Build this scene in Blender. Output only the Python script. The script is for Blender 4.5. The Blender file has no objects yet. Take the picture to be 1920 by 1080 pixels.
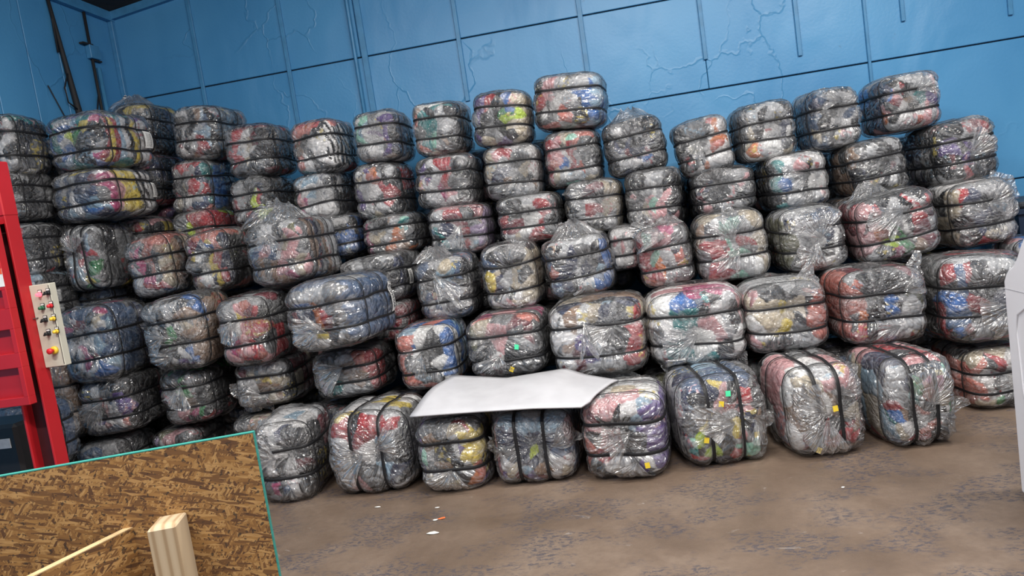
import bpy, math, random
import numpy as np
scn = bpy.context.scene
COL = scn.collection

# ------------------------------------------------------------------ camera
F = 1430.0; H = 1.6
YAW = math.radians(9.5); PIT = math.radians(5.5); ROLL = math.radians(8.4)
fw = np.array([-math.sin(YAW)*math.cos(PIT), math.cos(YAW)*math.cos(PIT), -math.sin(PIT)])
r0 = np.array([math.cos(YAW), math.sin(YAW), 0.0]); u0 = np.cross(r0, fw)
rt = math.cos(ROLL)*r0 - math.sin(ROLL)*u0
up = math.sin(ROLL)*r0 + math.cos(ROLL)*u0
CP = np.array([0, 0, H])
from mathutils import Matrix, Vector
cd = bpy.data.cameras.new('camera'); cam = bpy.data.objects.new('camera', cd); COL.objects.link(cam)
cd.sensor_width = 36; cd.lens = 36*F/1920; cd.clip_end = 100
cam.matrix_world = Matrix(((rt[0], up[0], -fw[0], 0), (rt[1], up[1], -fw[1], 0), (rt[2], up[2], -fw[2], H), (0, 0, 0, 1)))
scn.camera = cam

# ------------------------------------------------------------------ world, lights, exposure
scn.view_settings.view_transform = 'Standard'; scn.view_settings.look = 'None'
scn.view_settings.gamma = 1; scn.view_settings.exposure = 0.0
w = bpy.data.worlds.new('world'); scn.world = w; w.use_nodes = True
w.node_tree.nodes['Background'].inputs[0].default_value = (0.62, 0.72, 0.9, 1)
w.node_tree.nodes['Background'].inputs[1].default_value = 0.42

def area(name, loc, target, sx, sy, power, col=(1, .96, .9)):
    l = bpy.data.lights.new(name, 'AREA'); l.shape = 'RECTANGLE'; l.size = sx; l.size_y = sy
    l.energy = power; l.color = col
    o = bpy.data.objects.new(name, l); COL.objects.link(o); o.location = loc
    d = Vector(target) - Vector(loc); o.rotation_euler = d.to_track_quat('-Z', 'Y').to_euler()
    return o
LAMPS = [(-2.2, 2.2, 40), (.1, 2.9, 105), (2.6, 3.0, 140), (-2.2, .2, 175), (.6, .3, 140), (3.2, .3, 125)]
for lx, ly, lp in LAMPS:
    area('ceiling_lamp_light', (lx, ly, 3.8+.11*(lx+4.575)+.03*(6.8-ly)), (lx, ly+.9, 0), 1.3, .16, lp)

# ------------------------------------------------------------------ helpers
def tag(o, label=None, cat=None, group=None, kind=None):
    if label: o['label'] = label
    if cat: o['category'] = cat
    if group: o['group'] = group
    if kind: o['kind'] = kind
    return o
def empty(name, loc=(0, 0, 0), rot=(0, 0, 0)):
    o = bpy.data.objects.new(name, None); COL.objects.link(o); o.location = loc; o.rotation_euler = rot
    o.empty_display_size = .1
    return o
def mesh_obj(name, V, Fc, mat, parent=None, smooth=False, mats=None, midx=None):
    me = bpy.data.meshes.new(name)
    me.from_pydata([tuple(map(float, v)) for v in V], [], [tuple(f) for f in Fc]); me.update()
    for m in (mats or [mat]): me.materials.append(m)
    if midx is not None: me.polygons.foreach_set('material_index', midx)
    if smooth: me.polygons.foreach_set('use_smooth', [True]*len(me.polygons))
    o = bpy.data.objects.new(name, me); COL.objects.link(o)
    if parent: o.parent = parent
    return o
def fast_mesh(name, V, Q, mat, parent=None):
    me = bpy.data.meshes.new(name)
    V = np.ascontiguousarray(V, np.float32); Q = np.ascontiguousarray(Q, np.int32); k = Q.shape[1]
    me.vertices.add(len(V)); me.vertices.foreach_set('co', V.ravel())
    me.loops.add(Q.size); me.loops.foreach_set('vertex_index', Q.ravel())
    me.polygons.add(len(Q)); me.polygons.foreach_set('loop_start', np.arange(0, Q.size, k, dtype=np.int32))
    me.polygons.foreach_set('loop_total', np.full(len(Q), k, np.int32))
    me.polygons.foreach_set('use_smooth', np.ones(len(Q), bool))
    me.update(calc_edges=True); me.validate()
    me.materials.append(mat)
    o = bpy.data.objects.new(name, me); COL.objects.link(o)
    if parent: o.parent = parent
    return o
class MB:
    def __init__(s): s.v = []; s.f = []
    def box(s, a, b, R=None, c=(0, 0, 0), bev=0.0):
        x0, y0, z0 = a; x1, y1, z1 = b; P = []
        if bev > 0:
            n = len(s.v)
            for sx, X in ((-1, x0), (1, x1)):
                for sy, Y in ((-1, y0), (1, y1)):
                    for sz, Z in ((-1, z0), (1, z1)):
                        P += [(X, Y-sy*bev, Z-sz*bev), (X-sx*bev, Y, Z-sz*bev), (X-sx*bev, Y-sy*bev, Z)]
            idx = lambda i, j, k, t: n+((i*2+j)*2+k)*3+t
            fs = []
            for i in (0, 1): fs.append([idx(i, 0, 0, 0), idx(i, 1, 0, 0), idx(i, 1, 1, 0), idx(i, 0, 1, 0)][::1 if i else -1])
            for j in (0, 1): fs.append([idx(0, j, 0, 1), idx(1, j, 0, 1), idx(1, j, 1, 1), idx(0, j, 1, 1)][::-1 if j else 1])
            for k in (0, 1): fs.append([idx(0, 0, k, 2), idx(1, 0, k, 2), idx(1, 1, k, 2), idx(0, 1, k, 2)][::1 if k else -1])
            for i in (0, 1):
                for j in (0, 1): fs.append([idx(i, j, 0, 0), idx(i, j, 1, 0), idx(i, j, 1, 1), idx(i, j, 0, 1)][::1 if i == j else -1])
                for k in (0, 1): fs.append([idx(i, 0, k, 0), idx(i, 0, k, 2), idx(i, 1, k, 2), idx(i, 1, k, 0)][::1 if i == k else -1])
            for j in (0, 1):
                for k in (0, 1): fs.append([idx(0, j, k, 1), idx(1, j, k, 1), idx(1, j, k, 2), idx(0, j, k, 2)][::-1 if j == k else 1])
            for i in (0, 1):
                for j in (0, 1):
                    for k in (0, 1):
                        t = [idx(i, j, k, 0), idx(i, j, k, 1), idx(i, j, k, 2)]
                        fs.append(t if (i+j+k) % 2 else t[::-1])
            s.f += fs
        else:
            n = len(s.v)
            P = [(x0, y0, z0), (x1, y0, z0), (x1, y1, z0), (x0, y1, z0), (x0, y0, z1), (x1, y0, z1), (x1, y1, z1), (x0, y1, z1)]
            s.f += [[n+i for i in q] for q in ((0, 3, 2, 1), (4, 5, 6, 7), (0, 1, 5, 4), (1, 2, 6, 5), (2, 3, 7, 6), (3, 0, 4, 7))]
        for p in P:
            p = Vector(p)
            if R is not None: p = R @ p
            s.v.append((p.x+c[0], p.y+c[1], p.z+c[2]))
        return s
    def tube(s, pts, r, k=8, flat=1.0, nrm=None):
        n0 = len(s.v); pts = [Vector(p) for p in pts]; m = len(pts)
        for i, p in enumerate(pts):
            t = (pts[min(i+1, m-1)] - pts[max(i-1, 0)]).normalized()
            a = Vector((0, 0, 1)) if abs(t.z) < .9 else Vector((1, 0, 0))
            a = (nrm if nrm is not None else a); b = t.cross(a).normalized(); a = b.cross(t).normalized()
            rr = r[i] if isinstance(r, (list, tuple)) else r
            for j in range(k):
                th = 2*math.pi*j/k
                q = p + b*rr*math.cos(th) + a*rr*flat*math.sin(th); s.v.append(tuple(q))
        for i in range(m-1):
            for j in range(k):
                s.f.append([n0+i*k+j, n0+i*k+(j+1) % k, n0+(i+1)*k+(j+1) % k, n0+(i+1)*k+j])
        s.f.append([n0+j for j in range(k)][::-1]); s.f.append([n0+(m-1)*k+j for j in range(k)])
        return s
    def poly(s, P, depth):   # P: planar outline, depth: vector
        n = len(s.v); m = len(P)
        s.v += [tuple(p) for p in P] + [tuple(Vector(p)+Vector(depth)) for p in P]
        s.f.append(list(range(n, n+m))[::-1]); s.f.append(list(range(n+m, n+2*m)))
        for i in range(m): j = (i+1) % m; s.f.append([n+i, n+j, n+m+j, n+m+i])
        return s
    def build(s, name, mat, parent=None, smooth=False):
        o = mesh_obj(name, s.v, s.f, mat, parent, smooth)
        return o

# ------------------------------------------------------------------ materials
def newmat(name):
    m = bpy.data.materials.new(name); m.use_nodes = True; nt = m.node_tree
    b = nt.nodes['Principled BSDF']
    return m, nt, b
def N(nt, t, **kw):
    n = nt.nodes.new(t)
    for k, v in kw.items():
        if k.startswith('i_'):
            k2 = k[2:]; k2 = int(k2) if k2.isdigit() else k2.replace('_', ' ')
            n.inputs[k2].default_value = v
        else: setattr(n, k, v)
    return n
def mix_rgb(nt, fac, a, b, mode='MIX'):
    m = N(nt, 'ShaderNodeMix', data_type='RGBA', blend_type=mode)
    for i, v in ((0, fac), (6, a), (7, b)):
        if hasattr(v, 'is_linked') or isinstance(v, bpy.types.NodeSocket): nt.links.new(v, m.inputs[i])
        else: m.inputs[i].default_value = v if i == 0 else ((*v, 1) if len(v) == 3 else v)
    return m.outputs[2]
def ramp(nt, src, stops, interp='LINEAR'):
    r = N(nt, 'ShaderNodeValToRGB'); cr = r.color_ramp; cr.interpolation = interp
    while len(cr.elements) < len(stops): cr.elements.new(.5)
    for e, (p, c) in zip(cr.elements, stops):
        e.position = p; e.color = (c, c, c, 1) if not isinstance(c, (tuple, list)) else (*c, 1)
    nt.links.new(src, r.inputs[0]); return r.outputs[0]
def coords(nt, scale=(1, 1, 1), kind='Object', off=None):
    tc = N(nt, 'ShaderNodeTexCoord'); mp = N(nt, 'ShaderNodeMapping'); mp.inputs['Scale'].default_value = scale
    nt.links.new(tc.outputs[kind], mp.inputs[0])
    return mp.outputs[0]
def noise(nt, vec, scale, detail=3, rough=.5, dist=0.0):
    n = N(nt, 'ShaderNodeTexNoise'); n.inputs['Scale'].default_value = scale; n.inputs['Detail'].default_value = detail
    n.inputs['Roughness'].default_value = rough; n.inputs['Distortion'].default_value = dist
    nt.links.new(vec, n.inputs['Vector']); return n.outputs[0]
def math_n(nt, op, a, b=None, c=None):
    m = N(nt, 'ShaderNodeMath', operation=op)
    for i, v in enumerate((a, b, c)):
        if v is None: continue
        if isinstance(v, bpy.types.NodeSocket): nt.links.new(v, m.inputs[i])
        else: m.inputs[i].default_value = v
    return m.outputs[0]
def bump(nt, h, dist, strength=1.0, nrm=None):
    b = N(nt, 'ShaderNodeBump'); b.inputs['Distance'].default_value = dist; b.inputs['Strength'].default_value = strength
    nt.links.new(h, b.inputs['Height'])
    if nrm is not None: nt.links.new(nrm, b.inputs['Normal'])
    return b.outputs[0]
def plain(name, col, rough=.5, metal=0.0, bumpy=0.0, bscale=30, var=.12):
    m, nt, b = newmat(name); c = coords(nt); n = noise(nt, c, bscale, 4)
    lo = tuple(x*(1-var) for x in col); hi = tuple(min(1, x*(1+var)) for x in col)
    nt.links.new(ramp(nt, n, [(.3, lo), (.7, hi)]), b.inputs['Base Color'])
    b.inputs['Roughness'].default_value = rough; b.inputs['Metallic'].default_value = metal
    if bumpy: nt.links.new(bump(nt, n, bumpy), b.inputs['Normal'])
    return m

def mat_cloth():
    m, nt, b = newmat('garment_fabric')
    at = N(nt, 'ShaderNodeAttribute', attribute_name='col')
    c = coords(nt)
    n1 = noise(nt, c, 60, 3)
    base = mix_rgb(nt, 1.0, at.outputs['Color'], ramp(nt, n1, [(.25, .78), (.75, 1.1)]), 'MULTIPLY')
    nt.links.new(base, b.inputs['Base Color']); b.inputs['Roughness'].default_value = .85
    n2 = noise(nt, coords(nt, (1, .7, 1.4)), 11, 2, .5, 1.2)
    n3 = noise(nt, coords(nt, (1.5, 1, 1)), 45, 2, .5, .8)
    nb = bump(nt, n2, .012, .7); nb = bump(nt, n3, .0015, .5, nb)
    nt.links.new(nb, b.inputs['Normal'])
    return m
def mat_film(name, haze0=.10, haze1=.45, gloss=.16):
    m, nt, b = newmat(name); nt.nodes.remove(b)
    out = nt.nodes['Material Output']
    oi = N(nt, 'ShaderNodeObjectInfo'); tc = N(nt, 'ShaderNodeTexCoord')
    vm = N(nt, 'ShaderNodeVectorMath', operation='MULTIPLY_ADD')
    cx = N(nt, 'ShaderNodeCombineXYZ')
    for i in range(3): nt.links.new(oi.outputs['Random'], cx.inputs[i])
    nt.links.new(cx.outputs[0], vm.inputs[0]); vm.inputs[1].default_value = (31, 57, 83); nt.links.new(tc.outputs['Object'], vm.inputs[2])
    v = vm.outputs[0]
    # warp then stretch, so creases run in streaks of changing direction
    wn = N(nt, 'ShaderNodeTexNoise'); wn.inputs['Scale'].default_value = 5; wn.inputs['Detail'].default_value = 1; nt.links.new(v, wn.inputs['Vector'])
    wv = N(nt, 'ShaderNodeVectorMath', operation='MULTIPLY_ADD'); nt.links.new(wn.outputs[1], wv.inputs[0]); wv.inputs[1].default_value = (.35, .35, .35); nt.links.new(v, wv.inputs[2])
    # creases that run outwards from where the bag is gathered, plus a few that cross them
    sa = N(nt, 'ShaderNodeAttribute', attribute_name='streak')
    sv = N(nt, 'ShaderNodeVectorMath', operation='MULTIPLY_ADD'); nt.links.new(wn.outputs[1], sv.inputs[0]); sv.inputs[1].default_value = (.16, .16, .16); nt.links.new(sa.outputs['Vector'], sv.inputs[2])
    sv2 = N(nt, 'ShaderNodeVectorMath', operation='MULTIPLY_ADD'); nt.links.new(oi.outputs['Random'], sv2.inputs[0]); sv2.inputs[1].default_value = (7, 5, 9); nt.links.new(sv.outputs[0], sv2.inputs[2])
    s1 = math_n(nt, 'ABSOLUTE', math_n(nt, 'SUBTRACT', noise(nt, sv2.outputs[0], 3.6, 1, .4), .5))
    s2 = math_n(nt, 'ABSOLUTE', math_n(nt, 'SUBTRACT', noise(nt, sv2.outputs[0], 9, 1, .4), .5))
    mp = N(nt, 'ShaderNodeMapping'); mp.inputs['Rotation'].default_value = (.3, .7, .2); mp.inputs['Scale'].default_value = (1, 1, 2.5); nt.links.new(wv.outputs[0], mp.inputs[0])
    s3 = math_n(nt, 'ABSOLUTE', math_n(nt, 'SUBTRACT', noise(nt, mp.outputs[0], 6, 1, .4), .5))
    rid = math_n(nt, 'MINIMUM', s1, s2)
    crease = ramp(nt, rid, [(0.0, 1.0), (.012, .35), (.035, 0.0)])
    hgt = math_n(nt, 'ADD', math_n(nt, 'ADD', s1, math_n(nt, 'MULTIPLY', s2, .5)), math_n(nt, 'MULTIPLY', s3, .6))
    nb = bump(nt, hgt, .06, 1.0)
    at = N(nt, 'ShaderNodeAttribute', attribute_name='haze')
    patch = ramp(nt, noise(nt, v, 6, 2), [(.45, 0.0), (.7, 1.0)])
    hz = math_n(nt, 'ADD', math_n(nt, 'MULTIPLY', crease, .35), math_n(nt, 'ADD', math_n(nt, 'MULTIPLY', at.outputs['Fac'], .8), math_n(nt, 'MULTIPLY', patch, .16)))
    hz = math_n(nt, 'MINIMUM', math_n(nt, 'ADD', math_n(nt, 'MULTIPLY', hz, haze1), haze0), .92)
    tr = N(nt, 'ShaderNodeBsdfTransparent'); gl = N(nt, 'ShaderNodeBsdfGlossy'); gl.inputs['Roughness'].default_value = .13
    nt.links.new(nb, gl.inputs['Normal'])
    fr = N(nt, 'ShaderNodeFresnel'); fr.inputs['IOR'].default_value = 1.5; nt.links.new(nb, fr.inputs['Normal'])
    gf = math_n(nt, 'ADD', math_n(nt, 'MULTIPLY', fr.outputs[0], .55), gloss)
    gf = math_n(nt, 'MINIMUM', gf, .8)
    df = N(nt, 'ShaderNodeBsdfDiffuse'); df.inputs['Color'].default_value = (.74, .74, .76, 1); nt.links.new(nb, df.inputs['Normal'])
    m1 = N(nt, 'ShaderNodeMixShader'); nt.links.new(hz, m1.inputs[0]); nt.links.new(tr.outputs[0], m1.inputs[1]); nt.links.new(df.outputs[0], m1.inputs[2])
    m2 = N(nt, 'ShaderNodeMixShader'); nt.links.new(gf, m2.inputs[0]); nt.links.new(m1.outputs[0], m2.inputs[1]); nt.links.new(gl.outputs[0], m2.inputs[2])
    nt.links.new(m2.outputs[0], out.inputs[0])
    return m
M_CLOTH = mat_cloth()
M_FILM = mat_film('clear_plastic_film', .02, .46, .11)
M_LOOSE = mat_film('loose_plastic_film', .06, .5, .10)
M_STRAP = plain('black_strapping', (.006, .006, .008), .6, bscale=80)
M_YEL = plain('yellow_sticker', (.75, .55, .04), .5)
M_GRN = plain('green_sticker', (.08, .75, .38), .5)
M_PAPER = plain('white_paper', (.72, .72, .70), .6)
M_INK = plain('dark_ink', (.05, .05, .06), .6)

def mat_wall(name, c1, c2):
    m, nt, b = newmat(name); c = coords(nt)
    big = noise(nt, c, .7, 3, .55)
    col = mix_rgb(nt, ramp(nt, big, [(.35, 0.0), (.65, 1.0)]), c1, c2)
    sp = noise(nt, c, 9, 6, .7)
    low = noise(nt, coords(nt, (1, 1, 1.6)), 1.3, 2)
    scuff = math_n(nt, 'MULTIPLY', ramp(nt, sp, [(.64, 0.0), (.70, 1.0)]), ramp(nt, low, [(.55, 0.0), (.72, .5)]))
    col = mix_rgb(nt, scuff, col, (.035, .07, .11))
    vw = N(nt, 'ShaderNodeTexNoise'); vw.inputs['Scale'].default_value = 1.7; vw.inputs['Detail'].default_value = 4; nt.links.new(c, vw.inputs['Vector'])
    va = N(nt, 'ShaderNodeVectorMath', operation='MULTIPLY_ADD'); nt.links.new(vw.outputs[1], va.inputs[0]); va.inputs[1].default_value = (.6, .6, .6); nt.links.new(c, va.inputs[2])
    mp = N(nt, 'ShaderNodeMapping'); mp.inputs['Scale'].default_value = (1.5, 1.5, .75); nt.links.new(va.outputs[0], mp.inputs[0])
    vo = N(nt, 'ShaderNodeTexVoronoi', feature='DISTANCE_TO_EDGE'); vo.inputs['Scale'].default_value = .95; nt.links.new(mp.outputs[0], vo.inputs['Vector'])
    line = ramp(nt, vo.outputs[0], [(0.0, 1.0), (.006, .5), (.012, 0.0)])
    msk = ramp(nt, noise(nt, c, 1.1, 1), [(.47, 0.0), (.58, 1.0)])
    crack = math_n(nt, 'MULTIPLY', line, msk)
    col = mix_rgb(nt, math_n(nt, 'MULTIPLY', crack, .16), col, (.04, .13, .24))
    nt.links.new(col, b.inputs['Base Color']); b.inputs['Roughness'].default_value = .42
    wav = noise(nt, coords(nt, (1, 1, .6)), 1.6, 2, .5, .6)
    nb = bump(nt, wav, .06, .5); nb = bump(nt, crack, .004, .7, nb); nb = bump(nt, noise(nt, c, 40, 3), .002, .5, nb)
    nt.links.new(nb, b.inputs['Normal'])
    return m
M_WALL = mat_wall('blue_painted_sheet', (.055, .235, .47), (.085, .30, .55))
M_BATTEN = plain('blue_painted_batten', (.055, .22, .42), .45, bscale=12)
M_WALLD = plain('dark_gap', (.012, .03, .05), .9)
def mat_floor():
    m, nt, b = newmat('stained_concrete'); c = coords(nt)
    a = noise(nt, c, 1.2, 5, .6, .4)
    col = ramp(nt, a, [(.3, (.105, .073, .052)), (.5, (.165, .118, .087)), (.72, (.235, .178, .138))])
    g = noise(nt, c, 22, 5, .7)
    col = mix_rgb(nt, ramp(nt, g, [(.3, .45), (.6, 0.0)]), col, (.12, .085, .065))
    sc = math_n(nt, 'MULTIPLY', ramp(nt, noise(nt, coords(nt, (1, 1.8, 1)), 30, 6, .8, .5), [(.505, 0.0), (.545, 1.0)]),
                ramp(nt, noise(nt, coords(nt, (1, 1.5, 1)), 2.3, 3, .6), [(.47, 0.0), (.56, .85)]))
    col = mix_rgb(nt, sc, col, (.062, .058, .072))
    pale = ramp(nt, noise(nt, coords(nt, (1, 1.6, 1)), 5, 5, .7, .5), [(.66, 0.0), (.74, .5)])
    col = mix_rgb(nt, pale, col, (.45, .42, .40))
    nt.links.new(col, b.inputs['Base Color'])
    nt.links.new(ramp(nt, a, [(.3, .38), (.7, .62)]), b.inputs['Roughness'])
    nt.links.new(bump(nt, noise(nt, c, 30, 5, .7), .004, .6), b.inputs['Normal'])
    return m
M_FLOOR = mat_floor()
def mat_osb():
    m, nt, b = newmat('strand_board'); tc = N(nt, 'ShaderNodeTexCoord')
    # strands: several layers of elongated flakes at different angles
    col = None; hh = None
    rnd = random.Random(4)
    pal = [[(0, (.15, .070, .024)), (.2, (.32, .165, .05)), (.4, (.23, .11, .033)), (.58, (.43, .245, .09)), (.76, (.09, .04, .017)), (.88, (.37, .205, .07))]]*7
    for k in range(7):
        mp = N(nt, 'ShaderNodeMapping'); mp.inputs['Rotation'].default_value = (0, k*.46+rnd.uniform(-.15, .15)+(1.6 if k % 2 else 0), 0)
        mp.inputs['Location'].default_value = (k*3.1, 0, k*1.7)
        nt.links.new(tc.outputs['Object'], mp.inputs[0])
        wn = N(nt, 'ShaderNodeTexNoise'); wn.inputs['Scale'].default_value = 9; wn.inputs['Detail'].default_value = 2; nt.links.new(mp.outputs[0], wn.inputs['Vector'])
        wv = N(nt, 'ShaderNodeVectorMath', operation='MULTIPLY_ADD'); nt.links.new(wn.outputs[1], wv.inputs[0]); wv.inputs[1].default_value = (.02, .0, .02); nt.links.new(mp.outputs[0], wv.inputs[2])
        m2 = N(nt, 'ShaderNodeMapping'); m2.inputs['Scale'].default_value = (rnd.uniform(26, 55), .01, rnd.uniform(150, 280)); nt.links.new(wv.outputs[0], m2.inputs[0])
        vo = N(nt, 'ShaderNodeTexVoronoi'); vo.inputs['Scale'].default_value = 1; nt.links.new(m2.outputs[0], vo.inputs['Vector'])
        sp = N(nt, 'ShaderNodeSeparateColor'); nt.links.new(vo.outputs['Color'], sp.inputs[0])
        ck = ramp(nt, sp.outputs[0], pal[k], 'CONSTANT')
        gr = noise(nt, m2.outputs[0], 1.5, 3)
        ck = mix_rgb(nt, ramp(nt, gr, [(.3, .4), (.6, 0.0)]), ck, (.16, .07, .02))
        if col is None: col = ck; hh = sp.outputs[1]
        else:
            g = math_n(nt, 'GREATER_THAN', sp.outputs[2], .55)
            col = mix_rgb(nt, g, col, ck); 
            hm = N(nt, 'ShaderNodeMix', data_type='FLOAT'); nt.links.new(g, hm.inputs[0]); nt.links.new(hh, hm.inputs[2]); nt.links.new(sp.outputs[1], hm.inputs[3]); hh = hm.outputs[0]
    c = coords(nt)
    sk = ramp(nt, noise(nt, c, 95, 2, .6), [(.60, 0.0), (.65, .85)])
    col = mix_rgb(nt, sk, col, (.03, .02, .015))
    nt.links.new(col, b.inputs['Base Color']); b.inputs['Roughness'].default_value = .6
    nt.links.new(bump(nt, hh, .0015, .6), b.inputs['Normal'])
    return m
M_OSB = mat_osb()
M_TEAL = plain('teal_edge_paint', (.028, .24, .205), .6, bumpy=.002, bscale=60)
M_RED = plain('red_machine_paint', (.42, .012, .018), .38, bscale=4, var=.08)
M_CREAM = plain('cream_enamel', (.52, .50, .42), .4, bscale=5, var=.05)
M_WHITE = plain('white_enamel', (.74, .74, .79), .3, bscale=3, var=.03)
M_BLACK = plain('black_plastic', (.012, .012, .014), .5)
M_FOAM = plain('white_foam_sheet', (.52, .52, .55), .35, bumpy=.004, bscale=9, var=.05)
def mat_pine():
    m, nt, b = newmat('pale_pine'); c = coords(nt, (14, 14, .5))
    wv = N(nt, 'ShaderNodeTexWave'); wv.wave_type = 'RINGS'; wv.rings_direction = 'Z'; wv.inputs['Scale'].default_value = 1.1; wv.inputs['Distortion'].default_value = 1.5
    mp = N(nt, 'ShaderNodeMapping'); mp.inputs['Location'].default_value = (.9, .5, 0); nt.links.new(c, mp.inputs[0]); nt.links.new(mp.outputs[0], wv.inputs['Vector'])
    col = ramp(nt, wv.outputs['Fac'], [(.0, (.50, .39, .26)), (.6, (.46, .35, .225)), (.95, (.34, .235, .135))])
    nt.links.new(col, b.inputs['Base Color']); b.inputs['Roughness'].default_value = .65
    return m
M_PINE = mat_pine()

# ------------------------------------------------------------------ the room
WY = 6.8; K = WY/6.5; XL = -4.575
def wz(z): return H + (z-H)*K
def build_room():
    mb = MB(); mb.box((-5.2, -1.5, -.1), (6, WY+.2, 0)); tag(mb.build('floor', M_FLOOR), kind='structure')
    # back wall: sheets of painted board with open joints over a dark core
    mb = MB(); mb.box((-5.2, WY+.02, 0), (6, WY+.15, 7)); core = mb.build('wall_back', M_WALLD); tag(core, kind='structure')
    g = .006
    z1, z2, z3 = wz(1.30), wz(2.362), wz(3.118)
    mb = MB()
    xj = -.195*K; xk = 1.984*K
    cells = [(XL, xj, .0, z1), (XL, xj, z1, z3), (xj, xk, .0, z2), (xk, 6, 0, z1), (xk, 6, z1, z2),
             (xj, .755*K, z2, z3), (.755*K, xk, z2, 7), (xk, 6, z2, 7), (XL, -2.1*K, z3, wz(3.95)), (-2.1*K, .755*K, z3, 7), (XL, -2.1*K, wz(3.95), 7)]
    for a, b_, c, d in cells: mb.box((a+g*.4, WY, c+g), (b_-g*.4, WY+.03, d-g), bev=.004)
    s = mb.build('wall_panels', M_WALL, core); 
    # vertical battens
    tb = 0
    for (X, zb, wd) in ((-3.59, 0, .034), (-2.76, 0, .034), (-1.227, 2.597, .036), (-.195, 0, .04), (.755, 2.598, .032), (1.478, 2.50, .032), (2.257, 2.627, .03), (3.015, 2.535, .032), (1.984, 0, .022), (-2.06, 0, .05)):
        tb += 1
        mb = MB(); mb.box((X*K-wd*K/2, WY-.022, wz(zb) if zb else 0), (X*K+wd*K/2, WY, 7), bev=.003)
        tag(mb.build('trim_%d' % tb, M_BATTEN), kind='structure')
    mb = MB(); mb.tube([(-2.14*K, WY-.03, 0), (-2.14*K, WY-.03, 7)], .016, 10)
    tag(mb.build('conduit_pipe', M_BATTEN, None, True), 'blue painted vertical conduit pipe on the back wall beside a wide batten', 'pipe')
    tb += 1; mb = MB(); mb.box((XL, WY-.045, 0), (XL+.045, WY, 3.95), bev=.004); tag(mb.build('trim_%d' % tb, M_BATTEN), kind='structure')
    # left wall
    mb = MB(); mb.box((XL-.15, -1.5, 0), (XL-.02, WY, 7)); lw = mb.build('wall_left', M_WALLD); tag(lw, kind='structure')
    mb = MB(); ys = [-1.5, 3.4, 4.6, 5.28, 5.66, 6.02, WY]
    for a, b_ in zip(ys, ys[1:]): mb.box((XL-.03, a+.004, 0), (XL, b_-.004, 7), bev=.003)
    mb.build('wall_panels', M_WALL, lw)
    # ceiling: dark sloping roof deck with a blue edge beam
    zc = 3.985
    sl = .11
    mb = MB(); mb.poly([(XL, WY, zc+.02), (6, WY, zc+.02+sl*(6-XL)), (6, -1.5, zc+.25+sl*(6-XL)), (XL, -1.5, zc+.25)], (0, 0, .1))
    M_DECK = plain('brown_roof_deck', (.035, .022, .016), .8, bumpy=.01, bscale=6)
    tag(mb.build('ceiling', M_DECK), kind='structure')
    tb += 1; mb = MB(); mb.poly([(XL, WY-.05, zc-.05), (6, WY-.05, zc-.05+sl*(6-XL)), (6, WY-.05, zc+.03+sl*(6-XL)), (XL, WY-.05, zc+.03)], (0, .05, 0))
    tag(mb.build('trim_%d' % tb, M_BATTEN), kind='structure')
    tb += 1; mb = MB(); mb.poly([(XL, WY, zc-.06), (XL, -1.5, zc+.19), (XL, -1.5, zc+.27), (XL, WY, zc+.03)], (.05, 0, 0))
    tag(mb.build('trim_%d' % tb, M_BATTEN), kind='structure')
    # pipes, cables and box on the left wall
    M_DARK = plain('dark_cable', (.012, .012, .014), .7)
    mb = MB(); mb.tube([(XL+.022, 6.06, 2.0), (XL+.022, 6.10, 3.0), (XL+.022, 6.04, 3.5), (XL+.022, 5.97, 4.1)], [.028, .028, .02, .012], 8)
    mb.tube([(XL+.02, 5.99, 3.5), (XL+.02, 6.0, 3.9), (XL+.02, 6.03, 4.1)], .008, 6)
    tag(mb.build('cable_bundle', M_DARK, None, True), 'thick dark cable bundle running down the blue left wall', 'cable')
    mb = MB(); mb.tube([(XL+.02, 6.40, 2.0), (XL+.02, 6.42, 4.0)], .013, 8)
    tag(mb.build('cable', M_DARK, None, True), 'thin dark cable beside the blue conduit near the left corner', 'cable')
    mb = MB(); mb.tube([(XL+.02, 6.47, 2.0), (XL+.02, 6.48, 3.45)], .02, 8)
    tag(mb.build('conduit_pipe', M_BATTEN, None, True), 'blue painted conduit pipe running up to the junction box near the corner', 'pipe')
    mb = MB(); mb.box((XL, 6.37, 3.52), (XL+.05, 6.50, 3.64), bev=.004); jb = mb.build('junction_box', M_BATTEN)
    tag(jb, 'small blue junction box on the left wall near the corner', 'junction box')
    mb = MB(); mb.box((XL+.003, 6.30, 3.635), (XL+.045, 6.43, 3.65)); mb.box((XL+.003, 6.42, 3.505), (XL+.03, 6.53, 3.518)); mb.build('bracket', M_DARK, jb)
    mb = MB(); mb.tube([(XL+.015, 6.41, 3.2), (XL+.03, 6.33, 3.04), (XL+.03, 6.24, 2.97), (XL+.03, 6.12, 3.02)], .007, 6)
    mb.tube([(XL+.03, 6.04, 3.33), (XL+.03, 5.97, 3.2), (XL+.03, 5.98, 3.08), (XL+.03, 6.08, 3.03)], .007, 6)
    tag(mb.build('cable', M_DARK, None, True), 'loose dark cable looping between the bundle and the conduit', 'cable')
    mb = MB(); mb.tube([(XL+.012, 5.80, 3.2), (XL+.012, 5.93, 2.95), (XL+.012, 6.10, 2.7)], .005, 6)
    tag(mb.build('cable', M_DARK, None, True), 'thin straight cable running slantwise down the left wall', 'cable')
build_room()

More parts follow.
